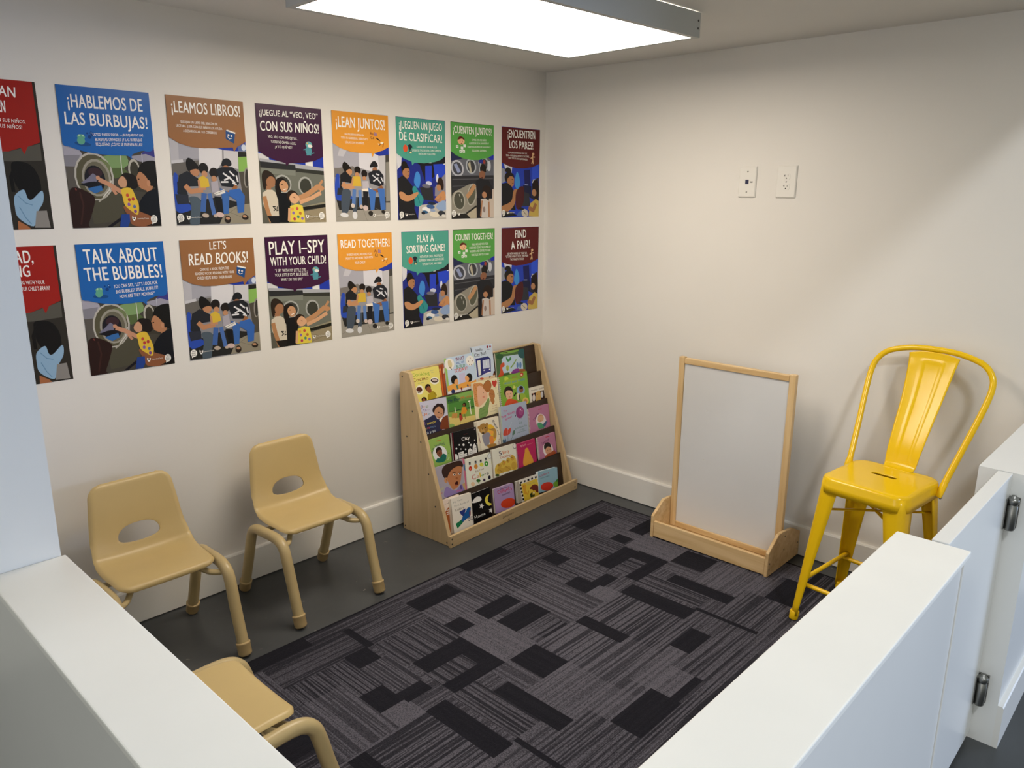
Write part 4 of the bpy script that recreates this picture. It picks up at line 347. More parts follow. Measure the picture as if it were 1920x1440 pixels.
{"n":"animals","k":1,"t":0.011,"off":0,"s":0.7866,"d":0.0726,"rot":0.0262,"w":0.1235,"h":0.1068,"sp":0,"r":0,"e":None,"a":[["P","e4ded2",[-778,-900,1964,-506,1670,1544,-1059,1047]],["T","5a4a4a",[191,183,711,180,180,120],"Mommy's",1],["T","5a4a4a",[830,198,1251,167,819,130],"Babies",1],["P","33201e",[164,313,1207,277,1259,1208,209,1022]],["S","cfa864",[516,358,698,272,912,333,908,784,696,851,483,788]],["E","3a2418",[674,436,694,439,672,451]],["E","3a2418",[775,437,795,440,773,452]],["E","dcd0cc",[328,557,445,577,302,737]],["E","d2d2da",[1024,493,1136,512,1000,660]],["E","b05a50",[325,352,364,359,318,402]]]},
{"n":"thumbs","k":2,"t":0.011,"off":0,"s":0.0225,"d":0.0209,"rot":0.0057,"w":0.1365,"h":0.1612,"sp":0,"r":0.007,"e":None,"a":[["P","93b85c",[-483,-996,2500,-360,2091,2095,-869,1303]],["L","c86a3a",[564,149,857,160],31],["E","e6eaec",[691,766,1129,805,735,1160]],["T","2a3a5a",[445,404,1046,423,396,241],"a good friend",0],["T","2a3a5a",[193,700,375,443,82,616],"I can be",0],["L","4f7a4a",[148,821,184,905],17],["L","4f7a4a",[1162,825,1215,896],18],["T","e0e8c8",[1130,1172,1241,1056,1073,1120],"baby",0],["E","281915",[640,611,833,658,611,786]],["S","7d4a34",[485,697,592,590,771,596,827,724,787,885,663,931,540,824]],["E","20120e",[632,733,652,738,630,744]],["E","20120e",[748,733,768,738,746,744]],["S","1f6c5e",[385,1069,487,915,636,943,840,803,964,834,1072,937,965,1140,701,1169]],["L","174a42",[682,974,790,943],18]]},
{"n":"city","k":2,"t":0.012,"off":0,"s":0.1773,"d":0.0201,"rot":0.0438,"w":0.1629,"h":0.1556,"sp":0,"r":0,"e":"d8d0cc","a":[["P","0f0f13",[-371,-607,2304,-143,2006,2202,-655,1608]],["P","5c1a26",[-418,-238,86,6,45,1572,-631,1424]],["T","f0f0f0",[614,487,1133,497,598,337],"City",1],["L","5a2020",[771,211,1017,218],23],["E","8a8088",[1518,104,1562,112,1513,142]],["E","eeeeee",[418,646,460,654,414,681]],["E","eeeeee",[696,691,766,705,689,748]],["E","eeeeee",[1056,664,1094,672,1052,695]],["E","eeeeee",[1170,795,1230,806,1164,843]],["E","eeeeee",[1458,619,1499,626,1454,652]],["E","eeeeee",[213,779,266,789,208,822]],["E","eeeeee",[499,856,536,863,495,886]],["E","eeeeee",[803,927,848,936,798,964]],["E","eeeeee",[1596,819,1629,826,1592,846]],["P","e6e6e6",[75,1024,170,1011,274,1138,278,1429,69,1384]],["P","e6e6e6",[306,994,659,985,660,1511,330,1440]],["P","e6e6e6",[682,1126,861,1114,887,1560,660,1511]],["P","e6e6e6",[944,1008,1093,917,1256,1063,1249,1440,952,1378]],["P","e6e6e6",[1280,934,1328,826,1420,761,1517,883,1549,1186,1551,1504,1249,1440]],["P","e6e6e6",[1647,968,1763,951,1769,1350,1631,1322]],["L","8a8a8a",[365,1061,608,1062],21],["L","8a8a8a",[367,1148,637,1156],21],["L","8a8a8a",[1013,1116,1181,1101],21],["L","8a8a8a",[1016,1195,1198,1183],21],["L","8a8a8a",[1349,987,1518,982],21],["L","8a8a8a",[1339,1064,1522,1062],21],["L","8a8a8a",[131,1109,248,1133],20],["L","8a8a8a",[744,1178,853,1177],21]]},
{"n":"bear","k":2,"t":0.013,"off":0,"s":0.3402,"d":0.0056,"rot":0.0261,"w":0.1624,"h":0.173,"sp":0,"r":0,"e":None,"a":[["P","ebe3d0",[58,-809,2798,-327,2382,2549,-338,1911]],["P","d8cfba",[7,-3,74,-2,229,1476,82,1443]],["L","8a4a50",[126,558,174,1039],34],["E","e8bb34",[970,754,1374,797,997,1222]],["S","b28846",[788,456,987,519,1231,520,1368,667,1351,904,1225,1047,1119,929,1173,676,977,589]],["S","f0a848",[902,621,1143,646,1085,802,882,760]],["E","ab8040",[493,409,810,472,456,666]],["E","ab8040",[198,296,303,317,187,374]],["E","ab8040",[756,248,857,267,746,317]],["E","c49a58",[422,501,571,531,408,597]],["E","20140e",[435,409,465,415,431,437]],["E","20140e",[644,384,674,390,640,412]],["E","20140e",[430,609,516,626,425,641]],["S","8f8d9c",[336,743,588,652,828,654,950,893,744,1232,486,1236]],["S","e28a3e",[845,896,1089,898,1109,1238,889,1311]],["S","ab8040",[604,1249,778,1239,1225,1287,1256,1439,815,1462]],["T","1b2040",[1128,141,1399,577,1287,136],"Knees",1],["T","1b2040",[1428,667,1493,909,1527,675],"and",1],["T","6a3a5a",[1410,1110,1452,1433,1535,1111],"Toes",1]]},
{"n":"spider","k":2,"t":0.011,"off":0,"s":0.5208,"d":-0.0286,"rot":0.039,"w":0.2049,"h":0.2034,"sp":0,"r":0,"e":None,"a":[["P","a9b6ce",[-684,-851,2951,-307,2561,2680,-1051,1930]],["P","b8c8b0",[-213,-183,70,-41,50,2158,-369,2071]],["T","c23a78",[238,288,508,273,228,197],"The",1],["T","c23a78",[98,561,1103,427,68,435],"Itsy Bitsy",1],["T","c23a78",[319,714,864,632,298,596],"Spider",1],["E","8c3b76",[1489,488,1799,555,1417,787]],["E","a04c86",[1570,452,1756,483,1544,646]],["E","e8c8e0",[1544,361,1581,367,1538,400]],["E","e8c8e0",[1655,437,1685,442,1651,466]],["L","2a1a40",[1093,642,1139,576],49],["L","6a4a70",[1300,777,1311,841],12],["L","6a4a70",[1544,795,1547,858],12],["T","6f8a84",[1358,1080,1588,1067,1347,939],"La",0],["T","6f8a84",[1031,1285,1930,1264,1015,1183],"pequeña",0],["T","6f8a84",[1352,1419,1729,1415,1341,1330],"araña",0],["T","6f8a84",[1130,1501,1872,1504,1121,1425],"juguetona",0],["S","c94b3c",[94,1413,201,1142,372,1089,467,1192,659,1129,676,1280,507,1444]],["L","e88a78",[453,1165,407,1376],36],["L","3a5a56",[415,1450,407,1791],18],["S","5a7a6c",[756,1516,814,1355,968,1310,946,1478,807,1550]],["L","3a5a56",[807,1550,613,1759],15],["L","d0dae4",[804,862,587,1116],12],["P","3f5f80",[7,1663,101,1548,147,1691,251,1590,265,1763,23,1812]]]},
{"n":"readpink","k":2,"t":0.01,"off":0,"s":0.7331,"d":0.0225,"rot":0.0347,"w":0.1701,"h":0.1544,"sp":1,"r":0.004,"e":None,"a":[["P","b97b9e",[-691,-963,2852,-417,2470,2425,-1051,1695]],["L","c03a50",[832,175,1105,178],32],["E","eae0e4",[978,815,1396,854,1012,1216]],["S","d8aa88",[709,727,778,510,988,445,1192,584,1188,763,1014,847,816,824]],["S","c29a6e",[775,535,988,445,1175,555,978,520]],["L","8a4a40",[903,776,1005,769],16],["S","4f9c74",[669,873,967,903,1220,1130,1087,1208,806,1193,685,1055]],["S","45648a",[1114,1007,1419,870,1373,1055,1217,1155]],["T","4a1a5a",[443,692,836,380,321,606],"I read to",1],["T","7a4a9a",[1427,807,1487,973,1560,895],"you",0]]},
{"n":"feelings","k":3,"t":0.01,"off":0,"s":0.0245,"d":-0.0041,"rot":0.0265,"w":0.1756,"h":0.1823,"sp":0,"r":0,"e":"c8bca0","a":[["P","aba6b6",[-386,-753,2949,-7,2585,2502,-727,1579]],["P","c8c0c0",[1723,140,2105,229,1886,1736,1713,1293]],["P","c0a070",[1577,1145,1821,1094,1910,1572,1605,1492]],["S","3a2622",[383,319,491,85,901,-24,1507,19,1723,140,1711,362,1395,259,1119,304,908,447,691,643,510,598]],["S","bd7d54",[673,638,920,367,1318,254,1654,348,1588,669,1484,981,1278,1195,982,1250,837,1067,704,812]],["E","c48d64",[587,713,695,740,569,835]],["L","7a4a34",[614,651,649,798],26],["E","f0ece8",[1136,586,1217,606,1130,627]],["E","2a1612",[1147,584,1188,594,1143,616]],["E","f0ece8",[1469,626,1537,643,1464,662]],["E","2a1612",[1477,628,1514,637,1472,658]],["L","2a1814",[1027,463,1246,488],29],["L","2a1814",[1415,521,1582,578],26],["S","3c1416",[1118,972,1259,924,1326,997,1273,1096,1154,1121]],["E","c05a50",[1186,1087,1238,1101,1181,1120]],["E","a0603c",[1260,785,1335,803,1253,833]],["S","8d7db6",[366,1331,476,1085,636,1016,872,1215,1163,1319,1502,1126,1629,1328,1635,1556,530,1486]],["P","5c4a8a",[1411,1215,1502,1126,1546,1363,1429,1361]],["L","c06aa0",[1156,1373,1500,1408],46],["T","c8c87a",[98,1137,446,1035,86,1043],"FEEL",0],["T","c04a50",[118,1303,308,1266,103,1228],"MY",0]]},
{"n":"strip","k":3,"t":0.009,"off":0,"s":0.2015,"d":0.0006,"rot":0.0396,"w":0.011,"h":0.1812,"sp":0,"r":0,"e":None,"a":[["P","c86a8a",[-311,-332,842,-89,513,2409,-633,2106]],["P","3f6ea0",[-1,266,312,279,307,618,39,556]],["P","d0b0a0",[112,601,346,626,325,1388,171,1351]],["P","2a3a2a",[158,697,342,654,352,1794,197,1755]]]},
{"n":"colors","k":3,"t":0.011,"off":0,"s":0.2141,"d":0.0079,"rot":0.0446,"w":0.1759,"h":0.1671,"sp":0,"r":0,"e":None,"a":[["P","e8eade",[-675,-786,3356,-480,2934,2876,-1011,1862]],["E","bf322c",[304,473,413,497,290,586]],["E","d28e3e",[682,462,805,489,667,576]],["E","dada52",[1072,453,1210,483,1060,545]],["E","3f983a",[1402,477,1536,506,1387,602]],["E","e8f0d8",[1401,486,1448,496,1396,528]],["E","e06a4a",[301,500,352,511,295,545]],["P","6a6a70",[226,163,355,173,352,302,222,292]],["E","202022",[287,195,332,205,283,227]],["P","6a6a70",[617,187,749,196,746,326,614,317]],["E","202022",[679,219,725,228,675,250]],["P","6a6a70",[968,205,1102,214,1099,346,965,336]],["E","202022",[1032,237,1078,247,1028,269]],["P","6a6a70",[1323,185,1459,195,1456,327,1320,317]],["E","202022",[1387,218,1434,228,1383,250]],["T","7a4a34",[621,730,1210,705,611,652],"Eat Your",1],["T","b8322a",[378,1034,597,1029,359,820],"C",1],["T","d2753a",[664,1021,833,1012,648,886],"o",1],["T","e2c240",[884,1033,952,1030,859,802],"l",1],["T","4f9a3a",[1001,1013,1178,1006,983,886],"o",1],["T","2a3a3a",[1233,1009,1328,1007,1213,891],"r",1],["T","2a2a34",[1369,1011,1514,1006,1359,876],"s",1],["E","2f6a30",[760,1160,904,1194,751,1233]],["L","6a9a4a",[770,1186,776,1305],57],["E","3a2040",[1158,1220,1238,1238,1150,1284]],["E","201c30",[1527,1181,1621,1203,1515,1274]],["E","e8c8a4",[372,1233,501,1264,359,1333]],["E","2a4a50",[1669,163,1811,192,1653,288]],["E","e6ecec",[1669,163,1791,188,1655,274]],["T","4a6a70",[1585,174,1756,185,1583,135],"look",0],["E","d8d86a",[1842,500,1937,520,1824,640]],["E","e0a04a",[1834,786,1929,807,1816,926]],["E","b0303a",[1844,1148,1939,1170,1826,1288]]]},
{"n":"ducks","k":3,"t":0.011,"off":0,"s":0.4016,"d":0.008,"rot":0.0423,"w":0.1744,"h":0.1674,"sp":0,"r":0,"e":None,"a":[["P","e6e6da",[-585,-788,2995,-360,2586,2847,-940,1968]],["T","1b2048",[480,368,658,377,456,170],"5",1],["T","d0703e",[754,358,1241,351,739,190],"Busy",1],["T","b5522e",[551,538,1375,566,525,407],"Ducklings",1],["S","d9b94a",[85,968,253,764,503,746,693,665,938,718,1202,652,1471,561,1667,776,1714,1282,1197,1265,474,1249,146,1319]],["E","c9a23c",[440,853,592,887,425,966]],["E","c9a23c",[749,785,890,815,733,908]],["E","c9a23c",[1083,725,1211,752,1066,858]],["E","c9a23c",[1420,674,1564,704,1402,818]],["E","c9a23c",[493,1107,772,1170,474,1249]],["E","c9a23c",[996,1122,1252,1179,977,1265]],["E","c9a23c",[1479,1081,1667,1123,1454,1274]],["E","3a2a14",[387,817,415,823,384,841]],["E","d8803a",[437,877,485,887,434,900]],["E","3a2a14",[741,734,769,740,738,758]],["E","d8803a",[791,794,840,804,788,818]],["E","3a2a14",[1065,755,1093,761,1062,779]],["E","d8803a",[1115,815,1165,826,1112,839]],["E","3a2a14",[1385,657,1414,663,1382,681]],["E","d8803a",[1437,717,1487,728,1434,741]],["L","a07c2c",[291,1014,690,1249],29],["L","a07c2c",[867,996,1203,1218],30],["E","4a5a2a",[221,1288,372,1322,212,1353]],["E","202840",[1655,116,1800,145,1636,260]],["E","e8e8e4",[1655,116,1771,139,1639,236]],["E","e0a05a",[1791,802,1864,818,1776,918]]]},
{"n":"pear","k":3,"t":0.01,"off":0,"s":0.5853,"d":0.0238,"rot":0.0196,"w":0.1428,"h":0.1562,"sp":0,"r":0,"e":"e0a8b8","a":[["P","b9205e",[-1659,-1241,2778,-336,2245,3213,-2152,2009]],["P","7a2a6a",[-245,382,45,549,38,1499,-217,1435]],["S","e2a23a",[587,397,711,340,833,403,905,596,1119,1003,1116,1232,915,1311,494,1269,343,1096,413,785,538,563]],["L","5a3a20",[686,354,681,282],32],["T","f0b0c0",[254,217,663,198,247,115],"My food",0],["L","d8708a",[732,203,1241,189],19]]},
{"n":"readdark","k":3,"t":0.009,"off":0,"s":0.7487,"d":0.03,"rot":0.004,"w":0.1482,"h":0.1523,"sp":1,"r":0.004,"e":None,"a":[["P","b97b9e",[-1873,-1013,3691,212,3078,3925,-2431,2324]],["L","c03a50",[672,109,999,132],33],["E","eae0e4",[785,815,1205,880,807,1216]],["E","1f1614",[763,653,1059,724,722,894]],["S","d6a07e",[546,767,789,643,1041,783,1035,1019,798,1092,607,992]],["E","2a1612",[734,824,766,832,732,839]],["E","2a1612",[931,840,963,848,928,856]],["S","a9522e",[455,1163,599,1042,1023,989,1323,957,1362,1232,808,1278]],["T","4a1a5a",[328,455,946,350,314,296],"I read with",0],["T","7a4a9a",[1262,863,1335,1040,1376,891],"me",0]]},
{"n":"bearlegs","k":4,"t":0.009,"off":0,"s":0.0225,"d":-0.0014,"rot":0.0218,"w":0.1075,"h":0.1691,"sp":0,"r":0,"e":None,"a":[["P","ead9cd",[-765,-1012,2527,-159,2071,2885,-1192,1817]],["S","a95c2e",[55,704,204,500,365,422,456,572,400,944,414,1476,284,1589,103,1547,207,1274,73,930]],["L","f0e8e0",[220,518,395,527],29],["L","f0e8e0",[206,611,392,623],29],["L","f0e8e0",[219,697,378,711],29],["T","3a3030",[153,222,694,246,152,183],"Brown Bear",1],["L","3a4030",[385,166,459,297],32]]},
{"n":"bluebird","k":4,"t":0.012,"off":0.0095,"s":0.0622,"d":0.0012,"rot":0.0634,"w":0.1329,"h":0.1604,"sp":0,"r":0.004,"e":None,"a":[["P","ece7de",[-621,-867,1993,-304,1665,2740,-933,2008]],["P","a89c8c",[-154,-117,36,8,92,1746,-90,1697]],["T","9a9a96",[193,253,772,217,180,173],"My Very",0],["T","a0a09c",[234,437,1167,415,213,350],"First Book of",0],["T","4a3a30",[256,648,833,623,237,542],"Colors",1],["S","1f5ca4",[664,1039,838,860,1054,662,1227,690,1233,817,1166,1081,846,1140]],["S","2a3a84",[514,725,702,688,917,663,838,860,710,967]],["P","f0ece4",[893,707,967,669,954,791]],["P","1f7c52",[219,1202,658,1093,741,1225,313,1452]],["S","1f5ca4",[624,1057,975,1033,881,1177,647,1201]],["L","20243a",[1186,708,1296,678],27],["L","20243a",[1219,772,1298,763],27],["L","1c2a5a",[1045,1107,1316,1146],40],["L","1c2a5a",[1039,1161,1324,1261],40],["L","1c2a5a",[995,1206,1104,1289],33],["E","7a2a4a",[1173,942,1219,954,1158,1079]]]},
{"n":"home","k":4,"t":0.012,"off":0,"s":0.2056,"d":0.0229,"rot":0.0171,"w":0.1268,"h":0.145,"sp":0,"r":0,"e":"c8c4c4","a":[["P","0f0f13",[-815,-1038,2754,-116,2311,2766,-1229,1633]],["S","eeeeee",[-3,406,137,275,369,211,582,284,643,417,573,469,370,469,170,455]],["P","e8da54",[1196,324,1030,322,891,414,850,547,925,729,1112,870,1302,866,1385,772,1191,767,1062,651,1058,490]],["P","ececec",[645,600,657,702,770,759,659,779,652,877,572,788,456,791,517,716,452,620,569,663]],["P","ececec",[1233,1006,1245,1100,1349,1154,1247,1171,1240,1262,1165,1179,1057,1181,1113,1113,1053,1024,1162,1064]],["T","e6e6e6",[73,1215,796,1215,47,1069],"Home",1],["L","4a4a50",[315,167,328,85],10],["L","4a4a50",[549,232,559,34],10],["E","6a6068",[1346,176,1402,191,1338,226]]]},
{"n":"lilac","k":4,"t":0.012,"off":0,"s":0.3591,"d":0.0434,"rot":0.0406,"w":0.1429,"h":0.1208,"sp":0,"r":0.016,"e":None,"a":[["P","ab92c4",[-486,-781,2725,-36,2400,2478,-793,1574]],["L","4a2a4a",[446,110,1113,120],20],["T","c43a58",[287,310,1303,320,202,132],"Clifford's",1],["T","4a2a4a",[561,478,1140,456,543,396],"MANNERS",1],["E","cf4326",[935,913,1469,934,1012,1160]]]},
{"n":"checks","k":4,"t":0.013,"off":0,"s":0.5255,"d":0.053,"rot":0.0445,"w":0.164,"h":0.1097,"sp":0,"r":0,"e":"c9c4bc","a":[["P","e8e6e0",[-943,-1075,3357,-144,2994,2773,-1281,1604]],["P","aaa49a",[-157,-93,172,-16,371,1483,-4,1385]],["P","17171a",[256,66,398,65,407,158,269,162]],["P","17171a",[540,64,683,63,693,157,554,161]],["P","17171a",[828,62,973,61,983,155,842,160]],["P","17171a",[1118,60,1265,59,1275,154,1133,158]],["P","17171a",[1412,58,1560,57,1571,153,1427,157]],["P","17171a",[201,160,320,166,341,278,221,278]],["P","17171a",[233,349,353,355,373,468,253,467]],["P","17171a",[265,538,385,545,405,658,285,657]],["P","17171a",[297,728,417,735,437,848,317,847]],["P","17171a",[329,918,449,926,470,1039,349,1037]],["P","17171a",[361,1109,482,1117,502,1231,381,1228]],["P","17171a",[1622,249,1748,252,1771,362,1645,356]],["P","17171a",[1674,447,1801,451,1823,561,1697,554]],["P","17171a",[1726,646,1853,650,1876,761,1749,754]],["P","17171a",[1779,846,1906,850,1929,961,1802,954]],["P","e4c644",[318,188,1572,179,1821,1275,490,1227]],["T","b090a8",[704,279,1003,278,682,211],"BABY",0],["T","a8b068",[771,375,1505,352,758,306],"ANIMALS",0],["S","6e2e20",[943,580,1204,440,1510,498,1730,726,1819,923,1504,904,1344,749,1210,745,1132,654]],["S","dca634",[387,318,569,247,707,365,658,583,760,808,507,746,447,531]],["E","a05a20",[513,348,547,356,510,370]],["L","c07a2a",[866,662,753,864],43],["P","2f3a20",[931,850,1117,781,1139,959,1279,907,1305,1059,953,1029]],["E","f0e8d0",[1241,854,1302,869,1236,894]]]},
{"n":"skyblue","k":4,"t":0.018,"off":0,"s":0.692,"d":0.048,"rot":0.0886,"w":0.1583,"h":0.108,"sp":0,"r":0.006,"e":"dfe6e8","a":[["P","8fb9cf",[-1453,-916,3607,-80,3415,2345,-1631,1286]],["T","b03a5a",[113,282,860,220,85,178],"Clifford",1],["T","2f4a5a",[141,385,895,363,131,340],"COUNTS BUBBLES",0],["E","d03c2e",[660,860,1179,878,726,1086]],["S","74a83e",[1177,812,1422,711,1570,649,1697,851,1752,1070,1303,1013]],["S","3f8a4a",[1396,736,1571,635,1678,788]]]}]
# ------------------------------------------------------------------ the setting
H = 2.121; CAP = .815
struct('floor', MB().box(-7.5, .3, -9, .3, -.12, 0), MT['floor'])
struct('ceiling', MB().box(-4.6, .3, -2.44, .3, H, H+.12), MT['ceiling'])
struct('wall_left', MB().box(-4.6, 0, 0, .12, 0, H), MT['wall'])
struct('wall_right', MB().box(0, .12, -2.46, .12, 0, H), MT['wall'])
PX0, PX1, PY = -2.8425, -2.7165, -1.088
struct('wall_partition', MB().box(PX0, PX1, PY, 0, 0, H), MT['half'])
struct('wall_half_left', MB().box(PX0, PX1-.003, -2.395, PY, 0, CAP-.014), MT['half'])
def slab(x0, x1, y0, y1, z0, z1, b=.0025): return MB().box(x0, x1, y0, y1, z0, z1, b)
struct('trim_1', slab(-2.846, -2.7085, -2.405, PY-.0005, CAP-.014, CAP), MT['cap'])
struct('wall_half_right', MB().box(-2.7075, -1.437, -2.405, -2.272, 0, CAP-.014), MT['half'])
struct('trim_2', slab(-2.708, -1.410, -2.4125, -2.267, CAP-.014, CAP), MT['cap'])
struct('trim_3', slab(-1.4335, -1.412, -2.408, -2.270, 0, CAP-.0145, .002), MT['half'])
struct('wall_half_stub', MB().box(-.806, 0, -2.426, -2.288, 0, CAP), MT['half'])
def baseboard(name, prof_axis, a, b, flip):
    # profile: thickness out from the wall, height, small eased top edge
    p = [(0, .0045), (-.015, .0045), (-.015, .132), (-.012, .138), (0, .138)]
    return struct(name, MB().prism(p, prof_axis, a, b), MT['trim'])
baseboard('baseboard_left', 0, PX1, 0, 0)
p = [(0, .0045), (-.015, .0045), (-.015, .132), (-.012, .138), (0, .138)]
struct('baseboard_right', MB().prism(p, 1, -2.288, -.015), MT['trim'])
struct('baseboard_stub', MB().prism([(-2.426, 0), (-2.441, 0), (-2.441, .128), (-2.438, .133), (-2.426, .133)], 0, -.806, 0), MT['trim'])
struct('baseboard_partition', MB().prism([(PX1, 0), (PX1+.015, 0), (PX1+.015, .132), (PX1+.012, .138), (PX1, .138)], 1, PY, -.015), MT['trim'])
# ------------------------------------------------------------------ gate between the half walls
g = thing('gate', 'narrow white half-height swing gate between the two low walls', 'gate', (-.812, -2.352, .022))
slabm = MB().box(-.590, 0, -.0175, .0175, 0, CAP-.022, .002).build('gate_panel', MT['half'], g)
for z in (.104, .640):
    h = MB().lathe([(.004, 0), (.0115, .002), (.0135, .006), (.0135, .070), (.0115, .072), (.0115, .076), (.0145, .078), (.0145, .088), (.011, .092), (.007, .094), (.006, .099), (.002, .1)], (-.016, -.031, z), seg=20)
    h.box(-.032, -.0165, -.020, -.0176, z+.004, z+.09); h.box(-.002, 0.0055, -.044, -.018, z+.004, z+.09)
    h.build('hinge', MT['steel'], g)
# ------------------------------------------------------------------ ceiling lamp
lp = thing('ceiling_light', 'large rectangular lit ceiling panel light with a grey metal frame', 'ceiling light', (-1.249, -.9315, H), math.radians(-2.9))
LX, LY, LH = .600, .2975, .080
mb = MB()
for a in ((-LX, LX, -LY, -LY+.006), (-LX, LX, LY-.006, LY), (-LX, -LX+.006, -LY+.006, LY-.006), (LX-.006, LX, -LY+.006, LY-.006)): mb.box(*a, -LH, -.002)
for a in ((-LX+.006, LX-.006, -LY+.006, -LY+.020), (-LX+.006, LX-.006, LY-.020, LY-.006), (-LX+.006, -LX+.020, -LY+.020, LY-.020), (LX-.020, LX-.006, -LY+.020, LY-.020)): mb.box(*a, -LH, -LH+.004)
mb.build('housing', MT['fixture'], lp)
MB().box(-LX+.0205, LX-.0205, -LY+.0205, LY-.0205, -LH+.001, -LH+.006).build('diffuser', MT['lamp'], lp)
for z in (-.028, -.052): MB().lathe([(.004, 0), (.003, -.0015)], (LX-.012, -LY, z), axis=1, seg=10).build('screw', MT['screw'], lp)
# ------------------------------------------------------------------ rug
RX0, RX1, RY0, RY1 = -2.700, -.126, -2.268, -.531
DARK = [(.257, .472, -.705, -.612), (.262, .335, -.915, -.828), (.024, .247, -1.006, -.930), (.015, .25, -1.152, -1.090), (.175, .25, -1.09, -1.004), (.80, .89, -1.062, -.946), (.89, .990, -1.078, -1.022),
        (.897, .984, -1.435, -1.150), (.395, .578, -.925, -.845), (.410, .600, -1.050, -.950), (.893, .985, -.835, -.742), (.608, .672, -1.360, -1.156), (.266, .398, -1.300, -1.150), (.104, .176, -1.495, -1.228),
        (-.012, .006, -1.675, -1.430), (.988, 1.006, -1.675, -1.430), (.716, .862, -1.565, -1.492), (.252, .464, -1.690, -1.580), (.464, .620, -1.676, -1.650), (.60, .74, -.60, -.53), (.70, .86, -.60, -.545),
        (.05, .25, -1.86, -1.79), (.36, .60, -1.98, -1.88), (.72, .80, -2.1, -1.80), (.85, .97, -1.92, -1.82), (.1, .18, -2.2, -1.98), (.47, .66, -2.2, -2.1), (.30, .40, -2.12, -2.02), (-.02, .008, -.75, -.60), (.985, 1.01, -.75, -.60)]
BLOCKS = [  # u0,u1,y0,y1, stripes along x?, tone, stripe strength
    (0, .26, -.75, -.53, 1, .62, .75), (.26, .60, -.61, -.53, 1, .60, .55), (.60, 1, -.75, -.53, 1, .50, .75), (0, .26, -.93, -.75, 0, .62, .8), (.26, .47, -.83, -.70, 0, .85, .5), (.47, .66, -.85, -.61, 0, .68, .7),
    (.66, .90, -.95, -.75, 0, .66, .85), (.90, 1, -1.02, -.835, 0, .72, .7), (.33, .45, -.95, -.83, 0, .92, .4), (.25, .41, -1.15, -.92, 0, .98, .30), (.45, .66, -1.15, -1.05, 1, .62, .85), (.58, .80, -1.15, -.86, 0, .80, .6), (.02, .18, -1.09, -1.0, 0, .62, .8),
    (.80, .90, -1.15, -1.06, 1, .95, .15), (.66, .90, -1.50, -1.15, 1, .80, .8), (.40, .61, -1.35, -1.15, 1, .86, .75), (.18, .40, -1.58, -1.30, 1, .95, .45), (.0, .11, -1.43, -1.15, 0, .66, .8), (.18, .27, -1.3, -1.15, 0, .70, .5),
    (.40, .66, -1.58, -1.35, 1, .88, .65), (.46, .72, -1.66, -1.50, 1, .98, .4), (.72, 1, -1.67, -1.56, 1, .70, .75), (0, .25, -1.79, -1.50, 1, .74, .75), (.25, .62, -1.88, -1.69, 1, .70, .8), (.62, .88, -1.80, -1.56, 1, .72, .75), (.62, 1, -2.3, -1.8, 0, .66, .75), (0, .36, -2.3, -1.86, 0, .78, .6), (.36, .62, -2.3, -1.98, 1, .8, .6)]
def pile(u, y):
    for a in DARK:
        if a[0] <= u <= a[1] and a[2] <= y <= a[3]: return (.055, 1.0 if (a[1]-a[0]) > (a[3]-a[2]) else 0.0, .35)
    t = (.72, 1.0, .6)
    for b_ in BLOCKS:
        if b_[0] <= u <= b_[1] and b_[2] <= y <= b_[3]: t = (b_[5], float(b_[4]), b_[6])
    return t
def make_rug():
    nx, ny = 258, 174; vs = []; fs = []; cl = []
    for j in range(ny+1):
        for i in range(nx+1): vs.append((RX0+(RX1-RX0)*i/nx, RY0+(RY1-RY0)*j/ny, .008))
    rnd = random.Random(4)
    for j in range(ny):
        y = RY0+(RY1-RY0)*(j+.5)/ny
        for i in range(nx):
            x = RX0+(RX1-RX0)*(i+.5)/nx; u = (x+1.731) % 1.003; fs.append((j*(nx+1)+i, j*(nx+1)+i+1, (j+1)*(nx+1)+i+1, (j+1)*(nx+1)+i))
            if min(x-RX0, RX1-x, y-RY0, RY1-y) < .010: cl.append((.03, 1, 0))
            else: cl.append(pile(u, y))
    n0 = len(vs); ring = [(RX0, RY0), (RX1, RY0), (RX1, RY1), (RX0, RY1)]
    vs += [(p_[0], p_[1], .008) for p_ in ring]+[(p_[0], p_[1], 0) for p_ in ring]
    for k in range(4): fs.append((n0+k, n0+4+k, n0+4+(k+1) % 4, n0+(k+1) % 4)); cl.append((.03, 1, 0))
    fs.append((n0+7, n0+6, n0+5, n0+4)); cl.append((.03, 1, 0))
    me = bpy.data.meshes.new('rug'); me.from_pydata(vs, [], fs); me.materials.append(MT['carpet'])
    at = me.attributes.new('pile', 'FLOAT_COLOR', 'FACE'); at.data.foreach_set('color', [v for c in cl for v in (*c, 1.0)])
    o = bpy.data.objects.new('rug', me); COL.objects.link(o)
    tag(o, 'dark grey patchwork carpet with black blocks and striped squares on the floor', 'rug')
make_rug()
